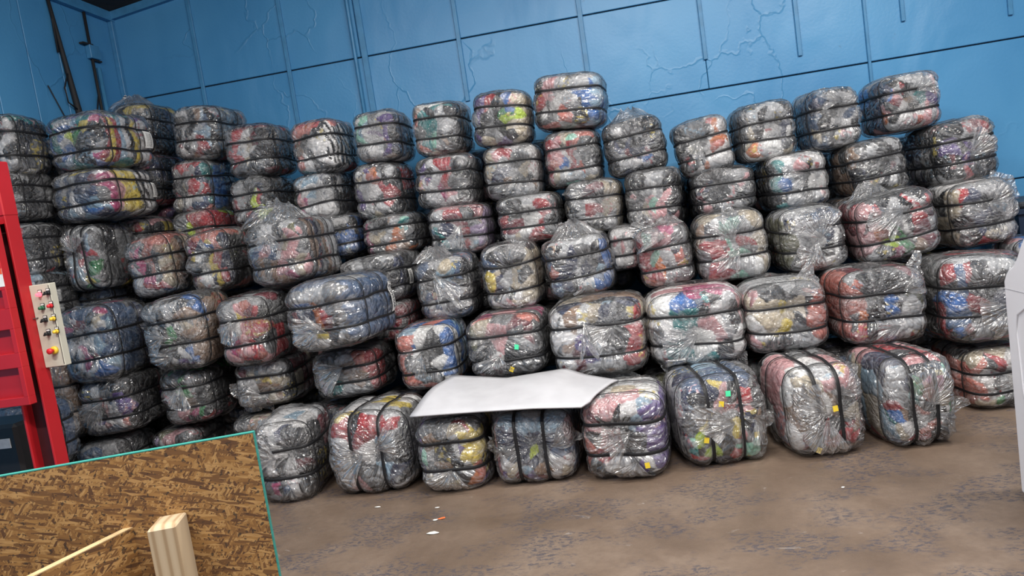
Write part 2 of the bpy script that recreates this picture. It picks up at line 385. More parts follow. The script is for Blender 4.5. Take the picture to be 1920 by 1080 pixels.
# ------------------------------------------------------------------ bales of clothes
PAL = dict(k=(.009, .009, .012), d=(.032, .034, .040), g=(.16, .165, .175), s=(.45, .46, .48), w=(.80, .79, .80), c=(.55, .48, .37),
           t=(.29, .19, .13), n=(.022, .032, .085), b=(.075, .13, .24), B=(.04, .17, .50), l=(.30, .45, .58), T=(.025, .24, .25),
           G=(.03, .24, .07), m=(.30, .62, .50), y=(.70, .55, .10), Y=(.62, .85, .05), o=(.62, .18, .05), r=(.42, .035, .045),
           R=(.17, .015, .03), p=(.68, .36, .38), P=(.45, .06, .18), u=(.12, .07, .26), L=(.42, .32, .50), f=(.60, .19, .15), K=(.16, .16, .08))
EXP = 4.6
def sphere_pts(n=10):
    P = []
    for i in range(n+1):
        th = math.pi*i/n - math.pi/2
        for j in range(2*n):
            ph = math.pi*j/n
            P.append((math.cos(th)*math.cos(ph), math.cos(th)*math.sin(ph), math.sin(th)))
    P = np.array(P); return P/(np.abs(P)**EXP).sum(1, keepdims=True)**(1/EXP)
SP = sphere_pts()
def proj(P):
    d = P - CP; z = d@fw
    return np.stack([960+F*(d@rt)/z, 540-F*(d@up)/z], -1)
def ray(px, py): return fw+rt*(px-960)/F+up*(540-py)/F
def atY(px, py, Y): d = ray(px, py); return CP+d*(Y/d[1])
def atZ(px, py, Z): d = ray(px, py); return CP+d*((Z-H)/d[2])
def rotm(yaw, tilt):
    t = math.radians(tilt); y = math.radians(yaw)
    A = np.array([[math.cos(t), 0, -math.sin(t)], [0, 1, 0], [math.sin(t), 0, math.cos(t)]])
    B = np.array([[math.cos(y), -math.sin(y), 0], [math.sin(y), math.cos(y), 0], [0, 0, 1]])
    return B@A
def fit(box, Y, L, yaw, tilt):
    """real size and place of a bale whose front stands at depth Y, from its outline in the photo"""
    x0, y0, x1, y1 = box; Yc = Y+L/2; c = atY((x0+x1)/2, (y0+y1)/2, Yc); w = h = .45; cx, cz = c[0], c[2]; R = rotm(yaw, tilt)
    for _ in range(45):
        P = (SP*np.array([w/2, L/2, h/2]))@R.T + np.array([cx, Yc, cz]); q = proj(P); a = q.min(0); b = q.max(0); s = Yc/F
        cx += ((x0+x1)/2-(a[0]+b[0])/2)*s*.8; cz -= ((y0+y1)/2-(a[1]+b[1])/2)*s*.8
        w = max(.2, w+((x1-x0)-(b[0]-a[0]))*s*.7); h = max(.2, h+((y1-y0)-(b[1]-a[1]))*s*.7)
    return cx, Yc, cz, w, h
TAB = np.random.RandomState(7).rand(32, 32, 32)
def vn(P, seed=0):
    P = P + np.array([seed*3.17, seed*1.31, seed*2.71]); i = np.floor(P).astype(int); f = P-i; f = f*f*(3-2*f); r = 0
    for dx in (0, 1):
        for dy in (0, 1):
            for dz in (0, 1):
                wgt = (f[:, 0] if dx else 1-f[:, 0])*(f[:, 1] if dy else 1-f[:, 1])*(f[:, 2] if dz else 1-f[:, 2])
                r = r+wgt*TAB[(i[:, 0]+dx) % 32, (i[:, 1]+dy) % 32, (i[:, 2]+dz) % 32]
    return r
_grid = {}
def cube_grid(n):
    if n in _grid: return _grid[n]
    idx = {}; V = []; Q = []
    def vid(p):
        if p not in idx: idx[p] = len(V); V.append(p)
        return idx[p]
    for ax in range(3):
        for sd in (0, n):
            for i in range(n):
                for j in range(n):
                    q = []
                    for a, b in ((i, j), (i+1, j), (i+1, j+1), (i, j+1)):
                        p = [0, 0, 0]; p[ax] = sd; p[(ax+1) % 3] = a; p[(ax+2) % 3] = b; q.append(vid(tuple(p)))
                    Q.append(q if sd else q[::-1])
    V = np.array(V)/n*2-1
    V = np.tan(V*.72)/math.tan(.72)*.5+V*.5
    V = V/(np.abs(V)**EXP).sum(1, keepdims=True)**(1/EXP)
    _grid[n] = (V, np.array(Q)); return _grid[n]
class Bale:
    def __init__(s, w, L, h, kind, seed):
        s.hs = np.array([w/2, L/2, h/2]); s.kind = kind; s.seed = seed; s.rs = np.random.RandomState(seed)
        s.ax = 2 if kind == 'h' else 0
        e = s.hs[s.ax]*2/3
        s.main = [-e*.5+s.rs.uniform(-.012, .012), e*.5+s.rs.uniform(-.012, .012)]
        s.cross = [-L*.5+.17*L+s.rs.uniform(0, .05), L*.12+s.rs.uniform(-.03, .03)]
        s.knot = np.array([s.rs.uniform(-.25, .25)*w, s.rs.uniform(-.2, .2)*h])
    def pinch(s, P):
        c = P[:, s.ax]; m = sum(np.exp(-((c-z)/.020)**2)*.034+np.exp(-((c-z)/.05)**2)*.020 for z in s.main)
        y = P[:, 1]; k = sum(np.exp(-((y-q)/.018)**2)*.018 for q in s.cross)
        return m, k
    def surf(s, V, off=0.0):
        P = V*s.hs; m, k = s.pinch(P)
        lump = (vn(P*6.5, s.seed)-.5)*.10*1.0
        f = np.ones_like(P)
        for a in range(3):
            if a != s.ax: f[:, a] -= m
            if a != 1: f[:, a] -= k*(.6 if a == s.ax else 1)
        f *= (1+lump*.55)[:, None]
        P = P*f
        # the gathered end of the bag pulls the front in a little
        d = np.hypot((P[:, 0]-s.knot[0])/s.hs[0], (P[:, 2]-s.knot[1])/s.hs[2])
        front = np.clip((-V[:, 1]-.55)/.3, 0, 1)
        P[:, 1] += front*.022*np.exp(-(d/.45)**2)
        if off: P = P + V/np.linalg.norm(V, axis=1, keepdims=True)*off
        return P, m, k, d, front
def cloth_mesh(B, spec, n):
    V, Q = cube_grid(n); P, m, k, d, front = B.surf(V)
    rs = B.rs
    parts = spec.split(); rows = parts[0].split('/'); side = {a[0]: a[1:] for a in parts[1:]}
    allc = [c for r in rows for c in r]
    S = []; C = []
    w, L, h = B.hs
    for i, r in enumerate(rows):
        zz = (1-(i+.5)/len(rows)*2)*h*.92
        for j, c in enumerate(r):
            xx = ((j+.5)/len(r)*2-1)*w*.92
            if (len(r) > 6 or len(rows) > 5) and rs.rand() < .38 and c not in 'yYGTBm' and len(set(r)) > 1: continue
            if len(r) > 6 and len(set(r)) > 1 and rs.rand() < .2: continue
            S.append((xx+rs.uniform(-.01, .01), -L*.97, zz+rs.uniform(-.02, .02))); C.append(c)
            if rs.rand() < .12: S.append((xx+rs.uniform(-.04, .04), -L*.97, zz+rs.uniform(-.05, .05))); C.append(allc[rs.randint(len(allc))])
    for sx, key in ((-1, 'L'), (1, 'R')):
        if side.get(key, '').startswith('>'):
            q = side[key][1:]
            for i, c in enumerate(q):
                for zz in (-.55, .55): S.append((sx*w, (-.95+1.9*(i+.5)/len(q))*L, zz*h)); C.append(c)
            continue
        for yy in np.linspace(-.80, .9, 4):
            for zz in (-.55, .55):
                c = side.get(key); c = c[rs.randint(len(c))] if c else allc[rs.randint(len(allc))]
                S.append((sx*w, yy*L+rs.uniform(-.02, .02), zz*h+rs.uniform(-.03, .03))); C.append(c)
    for sz, key in ((1, 'T'), (-1, 'D')):
        for yy in np.linspace(-.7, .9, 4):
            for xx in (-.6, .05, .65):
                c = side.get(key); c = c[rs.randint(len(c))] if c else allc[rs.randint(len(allc))]
                S.append((xx*w+rs.uniform(-.03, .03), yy*L+rs.uniform(-.03, .03), sz*h)); C.append(c)
    for xx in (-.6, 0, .6):
        for zz in (-.6, 0, .6): S.append((xx*w, L, zz*h)); C.append(allc[rs.randint(len(allc))])
    S = np.array(S); wq = np.stack([vn(P*9, B.seed+1), vn(P*9, B.seed+2), vn(P*9, B.seed+3)], -1)-.5
    wq2 = np.stack([vn(P*26, B.seed+4), vn(P*26, B.seed+5), vn(P*26, B.seed+6)], -1)-.5
    Pw = V*B.hs + wq*.10+wq2*.014
    met = np.array([1.15, .8, .9])
    D = ((Pw[:, None, :]-S[None])*met); D = (D*D).sum(-1); o = np.argpartition(D, 1, axis=1)[:, :2]
    r = np.arange(len(P)); d0 = D[r, o[:, 0]]; d1 = D[r, o[:, 1]]; sw = d0 > d1
    best = np.where(sw, o[:, 1], o[:, 0]); edge = np.sqrt(np.maximum(d0, d1))-np.sqrt(np.minimum(d0, d1))
    base = np.array([PAL['g' if c == 'z' else c] for c in C]); jl = {c: rs.uniform(.8, 1.2) for c in sorted(set(C))}; jit = np.array([[jl[c]*rs.uniform(.94, 1.06)] for c in C])
    base = np.clip(base*jit, 0, .85)
    col = base[best].copy()
    # prints on some garments
    pr = rs.rand(len(C)) < .15; sec = np.array([PAL[['w', 'k', 'r', 'p', 'l', 'y', 'n', 's'][rs.randint(8)]] for _ in C])
    pm = (vn(P*55, B.seed+7) > .62) & pr[best]; col[pm] = col[pm]*.25+sec[best][pm]*.75
    zc = np.array([c == 'z' for c in C])[best]
    if zc.any():
        st = np.sin((P[:, 0]*.8+P[:, 1]*.7+.3*P[:, 2]+(vn(P*8, 3)-.5)*.06)*2*math.pi/.045) > 0
        col[zc & st] = PAL['k']; col[zc & ~st] = PAL['w']
    nrm = V/np.linalg.norm(V, axis=1, keepdims=True)
    P = P - nrm*(np.exp(-(edge/.012)**2)*.009)[:, None] + nrm*((vn(P*20, B.seed+9)-.5)*.005)[:, None]
    return P, Q, col
def film_mesh(B, n):
    V, Q = cube_grid(n); P, m, k, d, front = B.surf(V, .011)
    calm = 1-np.clip((m/.054)+(k/.018)*.6, 0, 1)
    nrm = V/np.linalg.norm(V, axis=1, keepdims=True)
    ang = np.arctan2(P[:, 2]-B.knot[1], P[:, 0]-B.knot[0])
    q = np.stack([np.cos(ang)*3.2, np.sin(ang)*3.2, d*.9], -1)
    a = vn(q*1.6, B.seed+20); pl = 1-np.abs(a-.5)*2; pl = pl**4
    pleat = pl*np.exp(-d*.9)*front
    x = vn(P*np.array([14, 14, 26]), B.seed+21); cr = (1-np.abs(x-.5)*2)**3
    x2 = vn(P*7, B.seed+22)
    P = P + nrm*(calm*(pleat*.016+cr*.006+np.clip(x2-.6, 0, 1)*.05))[:, None]
    haze = np.clip(pleat*1.0+np.exp(-(d/.16)**2)*front*.5+np.clip(x2-.70, 0, 1)*1.5, 0, 1)
    K3 = np.array([B.knot[0], -B.hs[1]+.05, B.knot[1]]); dv = P-K3; dl = np.linalg.norm(dv, axis=1, keepdims=True)
    return P, Q, haze, dv/np.maximum(dl, .02)+dl*.25
def strap_loop(B, which, c, wd, th):
    a = B.ax if which == 'main' else 1
    o = [i for i in range(3) if i != a]; n = 72; hs = B.hs
    rr = (1-abs(c/hs[a])**EXP)**(1/EXP)
    u = np.linspace(0, 2*math.pi, n, endpoint=False); cu, su = np.cos(u), np.sin(u)
    t = rr/(np.abs(cu/hs[o[0]])**EXP+np.abs(su/hs[o[1]])**EXP)**(1/EXP)
    V = np.zeros((n, 3)); V[:, o[0]] = cu*t/hs[o[0]]; V[:, o[1]] = su*t/hs[o[1]]; V[:, a] = c/hs[a]
    P, m, k, d, front = B.surf(V, .0125 if which == 'cross' else .0145)
    rad = V*1.0; rad[:, a] = 0; rad /= np.linalg.norm(rad, axis=1, keepdims=True)
    P[:, a] += (vn(P*5, B.seed+40+int(c*100))-.5)*.022
    ax = np.zeros(3); ax[a] = 1
    Vs = []; k8 = 8
    for j in range(k8):
        f = 2*math.pi*j/k8
        cc = np.sign(math.cos(f))*abs(math.cos(f))**.6; ss = np.sign(math.sin(f))*abs(math.sin(f))**.6
        Vs.append(P+ax*wd/2*cc+rad*(th/2*ss))
    Vs = np.stack(Vs, 1).reshape(-1, 3)
    Q = []
    for i in range(n):
        for j in range(k8):
            q = [i*k8+j, i*k8+(j+1) % k8, ((i+1) % n)*k8+(j+1) % k8, ((i+1) % n)*k8+j]
            Q.append(q)
    return Vs, np.array(Q)
def flap_mesh(B, u, v, ang, size, spread, lift, seed):
    """a loose fan of film lying on the front of the bale, rooted at (u, v)"""
    rs = np.random.RandomState(seed); nu, nv = 22, 16
    x0 = u*B.hs[0]; z0 = v*B.hs[2]; U = np.linspace(0, 1, nu); W = np.linspace(-1, 1, nv)
    g = np.array([(a, b) for a in U for b in W])
    jag = vn(np.stack([g[:, 1]*2.2, g[:, 0]*0, g[:, 0]*0+seed], -1), seed)
    r = g[:, 0]*size*(.65+.7*jag); th = ang+g[:, 1]*spread
    x = x0+np.cos(th)*r; z = z0+np.sin(th)*r
    over = np.maximum(0, np.abs(z)-B.hs[2])
    rrx = np.clip(np.abs(x)/B.hs[0], 0, 1)**EXP+np.clip(np.abs(z)/B.hs[2], 0, 1)**EXP
    y = -B.hs[1]*np.clip(1-rrx, .02, 1)**(1/EXP)-.018
    fold = np.abs(vn(np.stack([g[:, 1]*5, g[:, 0]*1.3, g[:, 0]*0], -1), seed+3)-.5)*2
    y -= (fold*.04+lift*g[:, 0]**1.5)*np.minimum(1, g[:, 0]*3)
    P = np.stack([x, y, z], -1)
    Q = [[i*nv+j, i*nv+j+1, (i+1)*nv+j+1, (i+1)*nv+j] for i in range(nu-1) for j in range(nv-1)]
    return P, np.array(Q), np.clip(.15+.35*fold+.3*(1-g[:, 0]), 0, 1)
def tuft_mesh(B, u, v, size, seed):
    """crumpled film standing up from the top of the bale"""
    rs = np.random.RandomState(seed); nu, nv = 18, 26
    g = np.array([(a, b) for a in np.linspace(0, 1, nu) for b in np.linspace(0, 2*math.pi, nv)])
    jag = vn(np.stack([np.cos(g[:, 1])*2, np.sin(g[:, 1])*2, g[:, 0]*0], -1), seed)
    r = size*(.28+.75*g[:, 0]*(.5+jag)); fold = vn(np.stack([np.cos(g[:, 1])*4, np.sin(g[:, 1])*4, g[:, 0]*2], -1), seed+2)
    x = u*B.hs[0]+np.cos(g[:, 1])*r*(1.15+.3*fold); y = v*B.hs[1]+np.sin(g[:, 1])*r*.8*(1+.5*fold)
    z = B.hs[2]*.93+size*(.75*(1-g[:, 0])*(.6+.7*fold))+.012+np.where(g[:, 0] > .8, 0, 0)
    z = np.maximum(z-(g[:, 0]**2)*.01, B.hs[2]*.90)
    P = np.stack([x, y, z], -1)
    Q = [[i*nv+j, i*nv+j+1, (i+1)*nv+j+1, (i+1)*nv+j] for i in range(nu-1) for j in range(nv-1)]
    return P, np.array(Q), np.clip(.2+.5*fold, 0, 1)
def set_attr(me, name, typ, arr):
    a = me.attributes.new(name, typ, 'POINT')
    if typ == 'FLOAT_COLOR':
        c = np.ones((len(arr), 4), np.float32); c[:, :3] = arr; a.data.foreach_set('color', c.ravel())
    elif typ == 'FLOAT_VECTOR': a.data.foreach_set('vector', np.ascontiguousarray(arr, np.float32).ravel())
    else: a.data.foreach_set('value', np.ascontiguousarray(arr, np.float32))
def front_point(B, u, v, off=.02):
    V = np.array([[u, -1, v]], float); V = V/(np.abs(V)**EXP).sum(1, keepdims=True)**(1/EXP)
    P, *_ = B.surf(V, off); return P[0]
def side_point(B, y, v, off=.02):
    V = np.array([[1, y, v]], float); V = V/(np.abs(V)**EXP).sum(1, keepdims=True)**(1/EXP)
    P, *_ = B.surf(V, off); return P[0]
BALES = {}
def fillers():
    """bales deeper in the pile, seen only as dark shapes through the gaps between the front ones"""
    done = []; protos = []
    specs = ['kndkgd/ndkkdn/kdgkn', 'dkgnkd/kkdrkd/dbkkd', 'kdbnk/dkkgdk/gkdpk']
    k = 0
    for lev in range(6):
        z0 = lev*.435
        for c in range(15):
            x = XL+.30+c*.50; z = z0+.215
            if x > 2.4 or lev == 4 and x > -.6 or lev == 5 and x > -3.9: continue
            if lev == 3 and (x < -3.2 or x > 2.3): pass
            hit = [F_ for F_ in FIT.values() if abs(F_[0]-x) < (F_[3]+.48)/2-.02 and abs(F_[2]-z) < (F_[5]+.43)/2-.02]
            if not hit: continue
            if lev >= 3 and max(F_[2]+F_[5]/2 for F_ in hit) < z+.19: continue
            y0 = max(F_[1]+F_[4]/2 for F_ in hit)+.02
            L = min(.6, WY-.06-y0)
            if L < .2: continue
            if k < 3:
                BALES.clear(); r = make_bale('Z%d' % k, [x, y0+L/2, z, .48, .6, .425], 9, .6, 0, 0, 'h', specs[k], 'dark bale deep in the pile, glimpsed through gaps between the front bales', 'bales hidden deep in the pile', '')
                protos.append(r); r['ll'] = .6
            else:
                src = protos[k % 3]; r = src.copy(); COL.objects.link(r)
                for ch in src.children:
                    q = ch.copy(); COL.objects.link(q); q.parent = r
            r.location = (x, y0+L/2, z0+.003); r.scale = (1, L/.6, 1); done.append((x, y0+L/2, z, .48, L, .43))
            k += 1
    extra = [(XL+.20, 5.36, lv*.435+.0, .30, .5) for lv in range(6)]+[(-3.62, 5.8, lv*.435, .40, .5) for lv in (0, 1, 2, 3)]+[(-3.15, 5.8, lv*.435, .40, .5) for lv in (0, 1, 2)]
    for x, y0, z0, w_, L in extra:
        if any(abs(F_[0]-x) < (F_[3]+w_)/2-.04 and abs(F_[2]-z0-.215) < (F_[5]+.42)/2-.04 and abs(F_[1]-y0-L/2) < (F_[4]+L)/2-.04 for F_ in list(FIT.values())+done): continue
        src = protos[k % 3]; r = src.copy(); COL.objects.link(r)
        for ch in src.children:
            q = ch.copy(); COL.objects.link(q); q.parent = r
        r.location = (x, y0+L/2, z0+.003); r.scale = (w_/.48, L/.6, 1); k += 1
    for p in protos: del p['ll']
def settle(items, yaw, tilt):
    """bales press against each other without passing through one another"""
    ks = list(items)
    def ext(k):
        A = items[k]; y = abs(math.radians(yaw[k])); t = abs(math.radians(tilt[k])); w, L, h = A[3], A[4], A[5]
        w2 = w*math.cos(t)+h*math.sin(t)*.6; h2 = h*math.cos(t)+w*math.sin(t)*.6
        return (w2*math.cos(y)+L*math.sin(y)*.7, L*math.cos(y)+w2*math.sin(y)*.7, h2)
    for it in range(40):
        for i, a in enumerate(ks):
            A = items[a]; ea = ext(a)
            if A[0]-ea[0]/2 < XL+.03: A[0] = XL+.03+ea[0]/2
            if A[2]-ea[2]/2 < 0:
                top = A[2]+A[5]/2; A[2] = top/2; A[5] = top
            if A[1]+ea[1]/2 > WY-.05: A[4] -= .02
            for b in ks[i+1:]:
                Bb = items[b]
                if abs(A[0]-Bb[0]) > .8 or abs(A[2]-Bb[2]) > .8: continue
                ea = ext(a); eb = ext(b); o = [(ea[j]+eb[j])/2-abs(A[j]-Bb[j]) for j in range(3)]
                if min(o) < .023: continue
                o = [v-.021 for v in o]
                j = min((o[0], 0), (o[1]*1.5, 1), (o[2], 2))[1]
                s = 1 if A[j] >= Bb[j] else -1; v = o[j]*.5
                if j == 1:
                    if s > 0: A[1] += v
                    else: Bb[1] += v
                else:
                    A[3+j] -= v/2; Bb[3+j] -= v/2; A[j] += s*v/4; Bb[j] -= s*v/4
    return items
def make_bale(bid, fitted, Y, L, yaw, tilt, kind, spec, label, group, extra=''):
    cx, Yc, cz, w, L, h = fitted
    seed = sum(ord(c)*(i*7+3) for i, c in enumerate(bid)) % 9973
    B = Bale(w-.004, L-.018, h-.002, kind, seed)
    R = rotm(yaw, tilt)
    up_ = R@np.array([0, 0, h/2]); root = empty('clothing_bale', (cx-up_[0], Yc-up_[1], cz-up_[2]))
    root.rotation_mode = 'QUATERNION'; root.rotation_quaternion = Matrix(R.tolist()).to_quaternion()
    tag(root, label, 'bale', group)
    near = bid[0] == 'A'; mid = Y < 5.3
    P, Q, col = cloth_mesh(B, spec, 72 if near else 54 if mid else 44)
    o = fast_mesh('clothing', P, Q, M_CLOTH, root); set_attr(o.data, 'col', 'FLOAT_COLOR', col)
    P, Q, hz, st = film_mesh(B, 60 if near else 44 if mid else 38)
    o = fast_mesh('plastic_wrap', P, Q, M_FILM, root); set_attr(o.data, 'haze', 'FLOAT', hz); set_attr(o.data, 'streak', 'FLOAT_VECTOR', st)
    for c in B.main:
        P, Q = strap_loop(B, 'main', c, .021 if near else .016, .006); fast_mesh('strap', P, Q, M_STRAP, root)
    for c in B.cross:
        P, Q = strap_loop(B, 'cross', c, .011, .004); fast_mesh('cross_strap', P, Q, M_STRAP, root)
    for t in extra.split():
        a = t.split(':'); v = [float(x) for x in a[1].split(',')]
        if a[0] == 'F':
            P, Q, hz = flap_mesh(B, v[0], v[1], math.radians(v[2]), v[3], math.radians(v[4]), v[5] if len(v) > 5 else .02, seed+len(root.children))
            o = fast_mesh('loose_film', P, Q, M_LOOSE, root); set_attr(o.data, 'haze', 'FLOAT', hz); dv = P-P[:16].mean(0); set_attr(o.data, 'streak', 'FLOAT_VECTOR', dv/np.maximum(np.linalg.norm(dv, axis=1, keepdims=True), .01))
        elif a[0] == 'U':
            P, Q, hz = tuft_mesh(B, v[0], v[1], v[2], seed+len(root.children))
            o = fast_mesh('film_tuft', P, Q, M_LOOSE, root); set_attr(o.data, 'haze', 'FLOAT', hz); dv = P-P[0]; set_attr(o.data, 'streak', 'FLOAT_VECTOR', dv/np.maximum(np.linalg.norm(dv, axis=1, keepdims=True), .01))
        elif a[0] in 'yg':
            p = front_point(B, v[0], v[1], .030); s2 = .014
            mb = MB(); mb.box((-s2, -.0015, -s2*1.15), (s2, 0, s2*1.15), Matrix.Rotation(v[2] if len(v) > 2 else .2, 3, 'Y'), tuple(p))
            q = mb.build('sticker', M_YEL if a[0] == 'y' else M_GRN, root); q['label'] = ('yellow' if a[0] == 'y' else 'green')+' sticker'
        elif a[0] == 'W':      # printed paper sheet under the film on the right-hand side: y position, height, size y, size z
            yy, vv, sy, sz = v; n1 = 10; Vv = []; 
            for i in range(n1+1):
                for j in range(n1+1):
                    y = (yy+(i/n1-.5)*sy); z = vv+(j/n1-.5)*sz; Vv.append(side_point(B, y/B.hs[1], z/B.hs[2], .0205))
            Qq = [[i*(n1+1)+j, (i+1)*(n1+1)+j, (i+1)*(n1+1)+j+1, i*(n1+1)+j+1] for i in range(n1) for j in range(n1)]
            q = fast_mesh('paper_label', np.array(Vv), np.array(Qq), M_PAPER, root)
            mb = MB(); rs2 = random.Random(5)
            for li in range(5):
                yl = yy+(-.3+li*.11)*sy; bold = li == 4
                zt = vv+.38*sz; 
                while zt > vv-.36*sz:
                    ln = rs2.uniform(.03, .09)*sz; p1 = side_point(B, yl/B.hs[1], zt/B.hs[2], .0215); p2 = side_point(B, yl/B.hs[1], (zt-ln)/B.hs[2], .0215)
                    mb.tube([p1, p2], .003 if bold else .0014, 4); zt -= ln+.03*sz
            mb.build('printed_text', M_INK, q)
    for ch in root.children: ch.location = (0, 0, h/2)
    BALES[bid] = (root, B, (cx, Yc, cz, w, L, h))
    return root

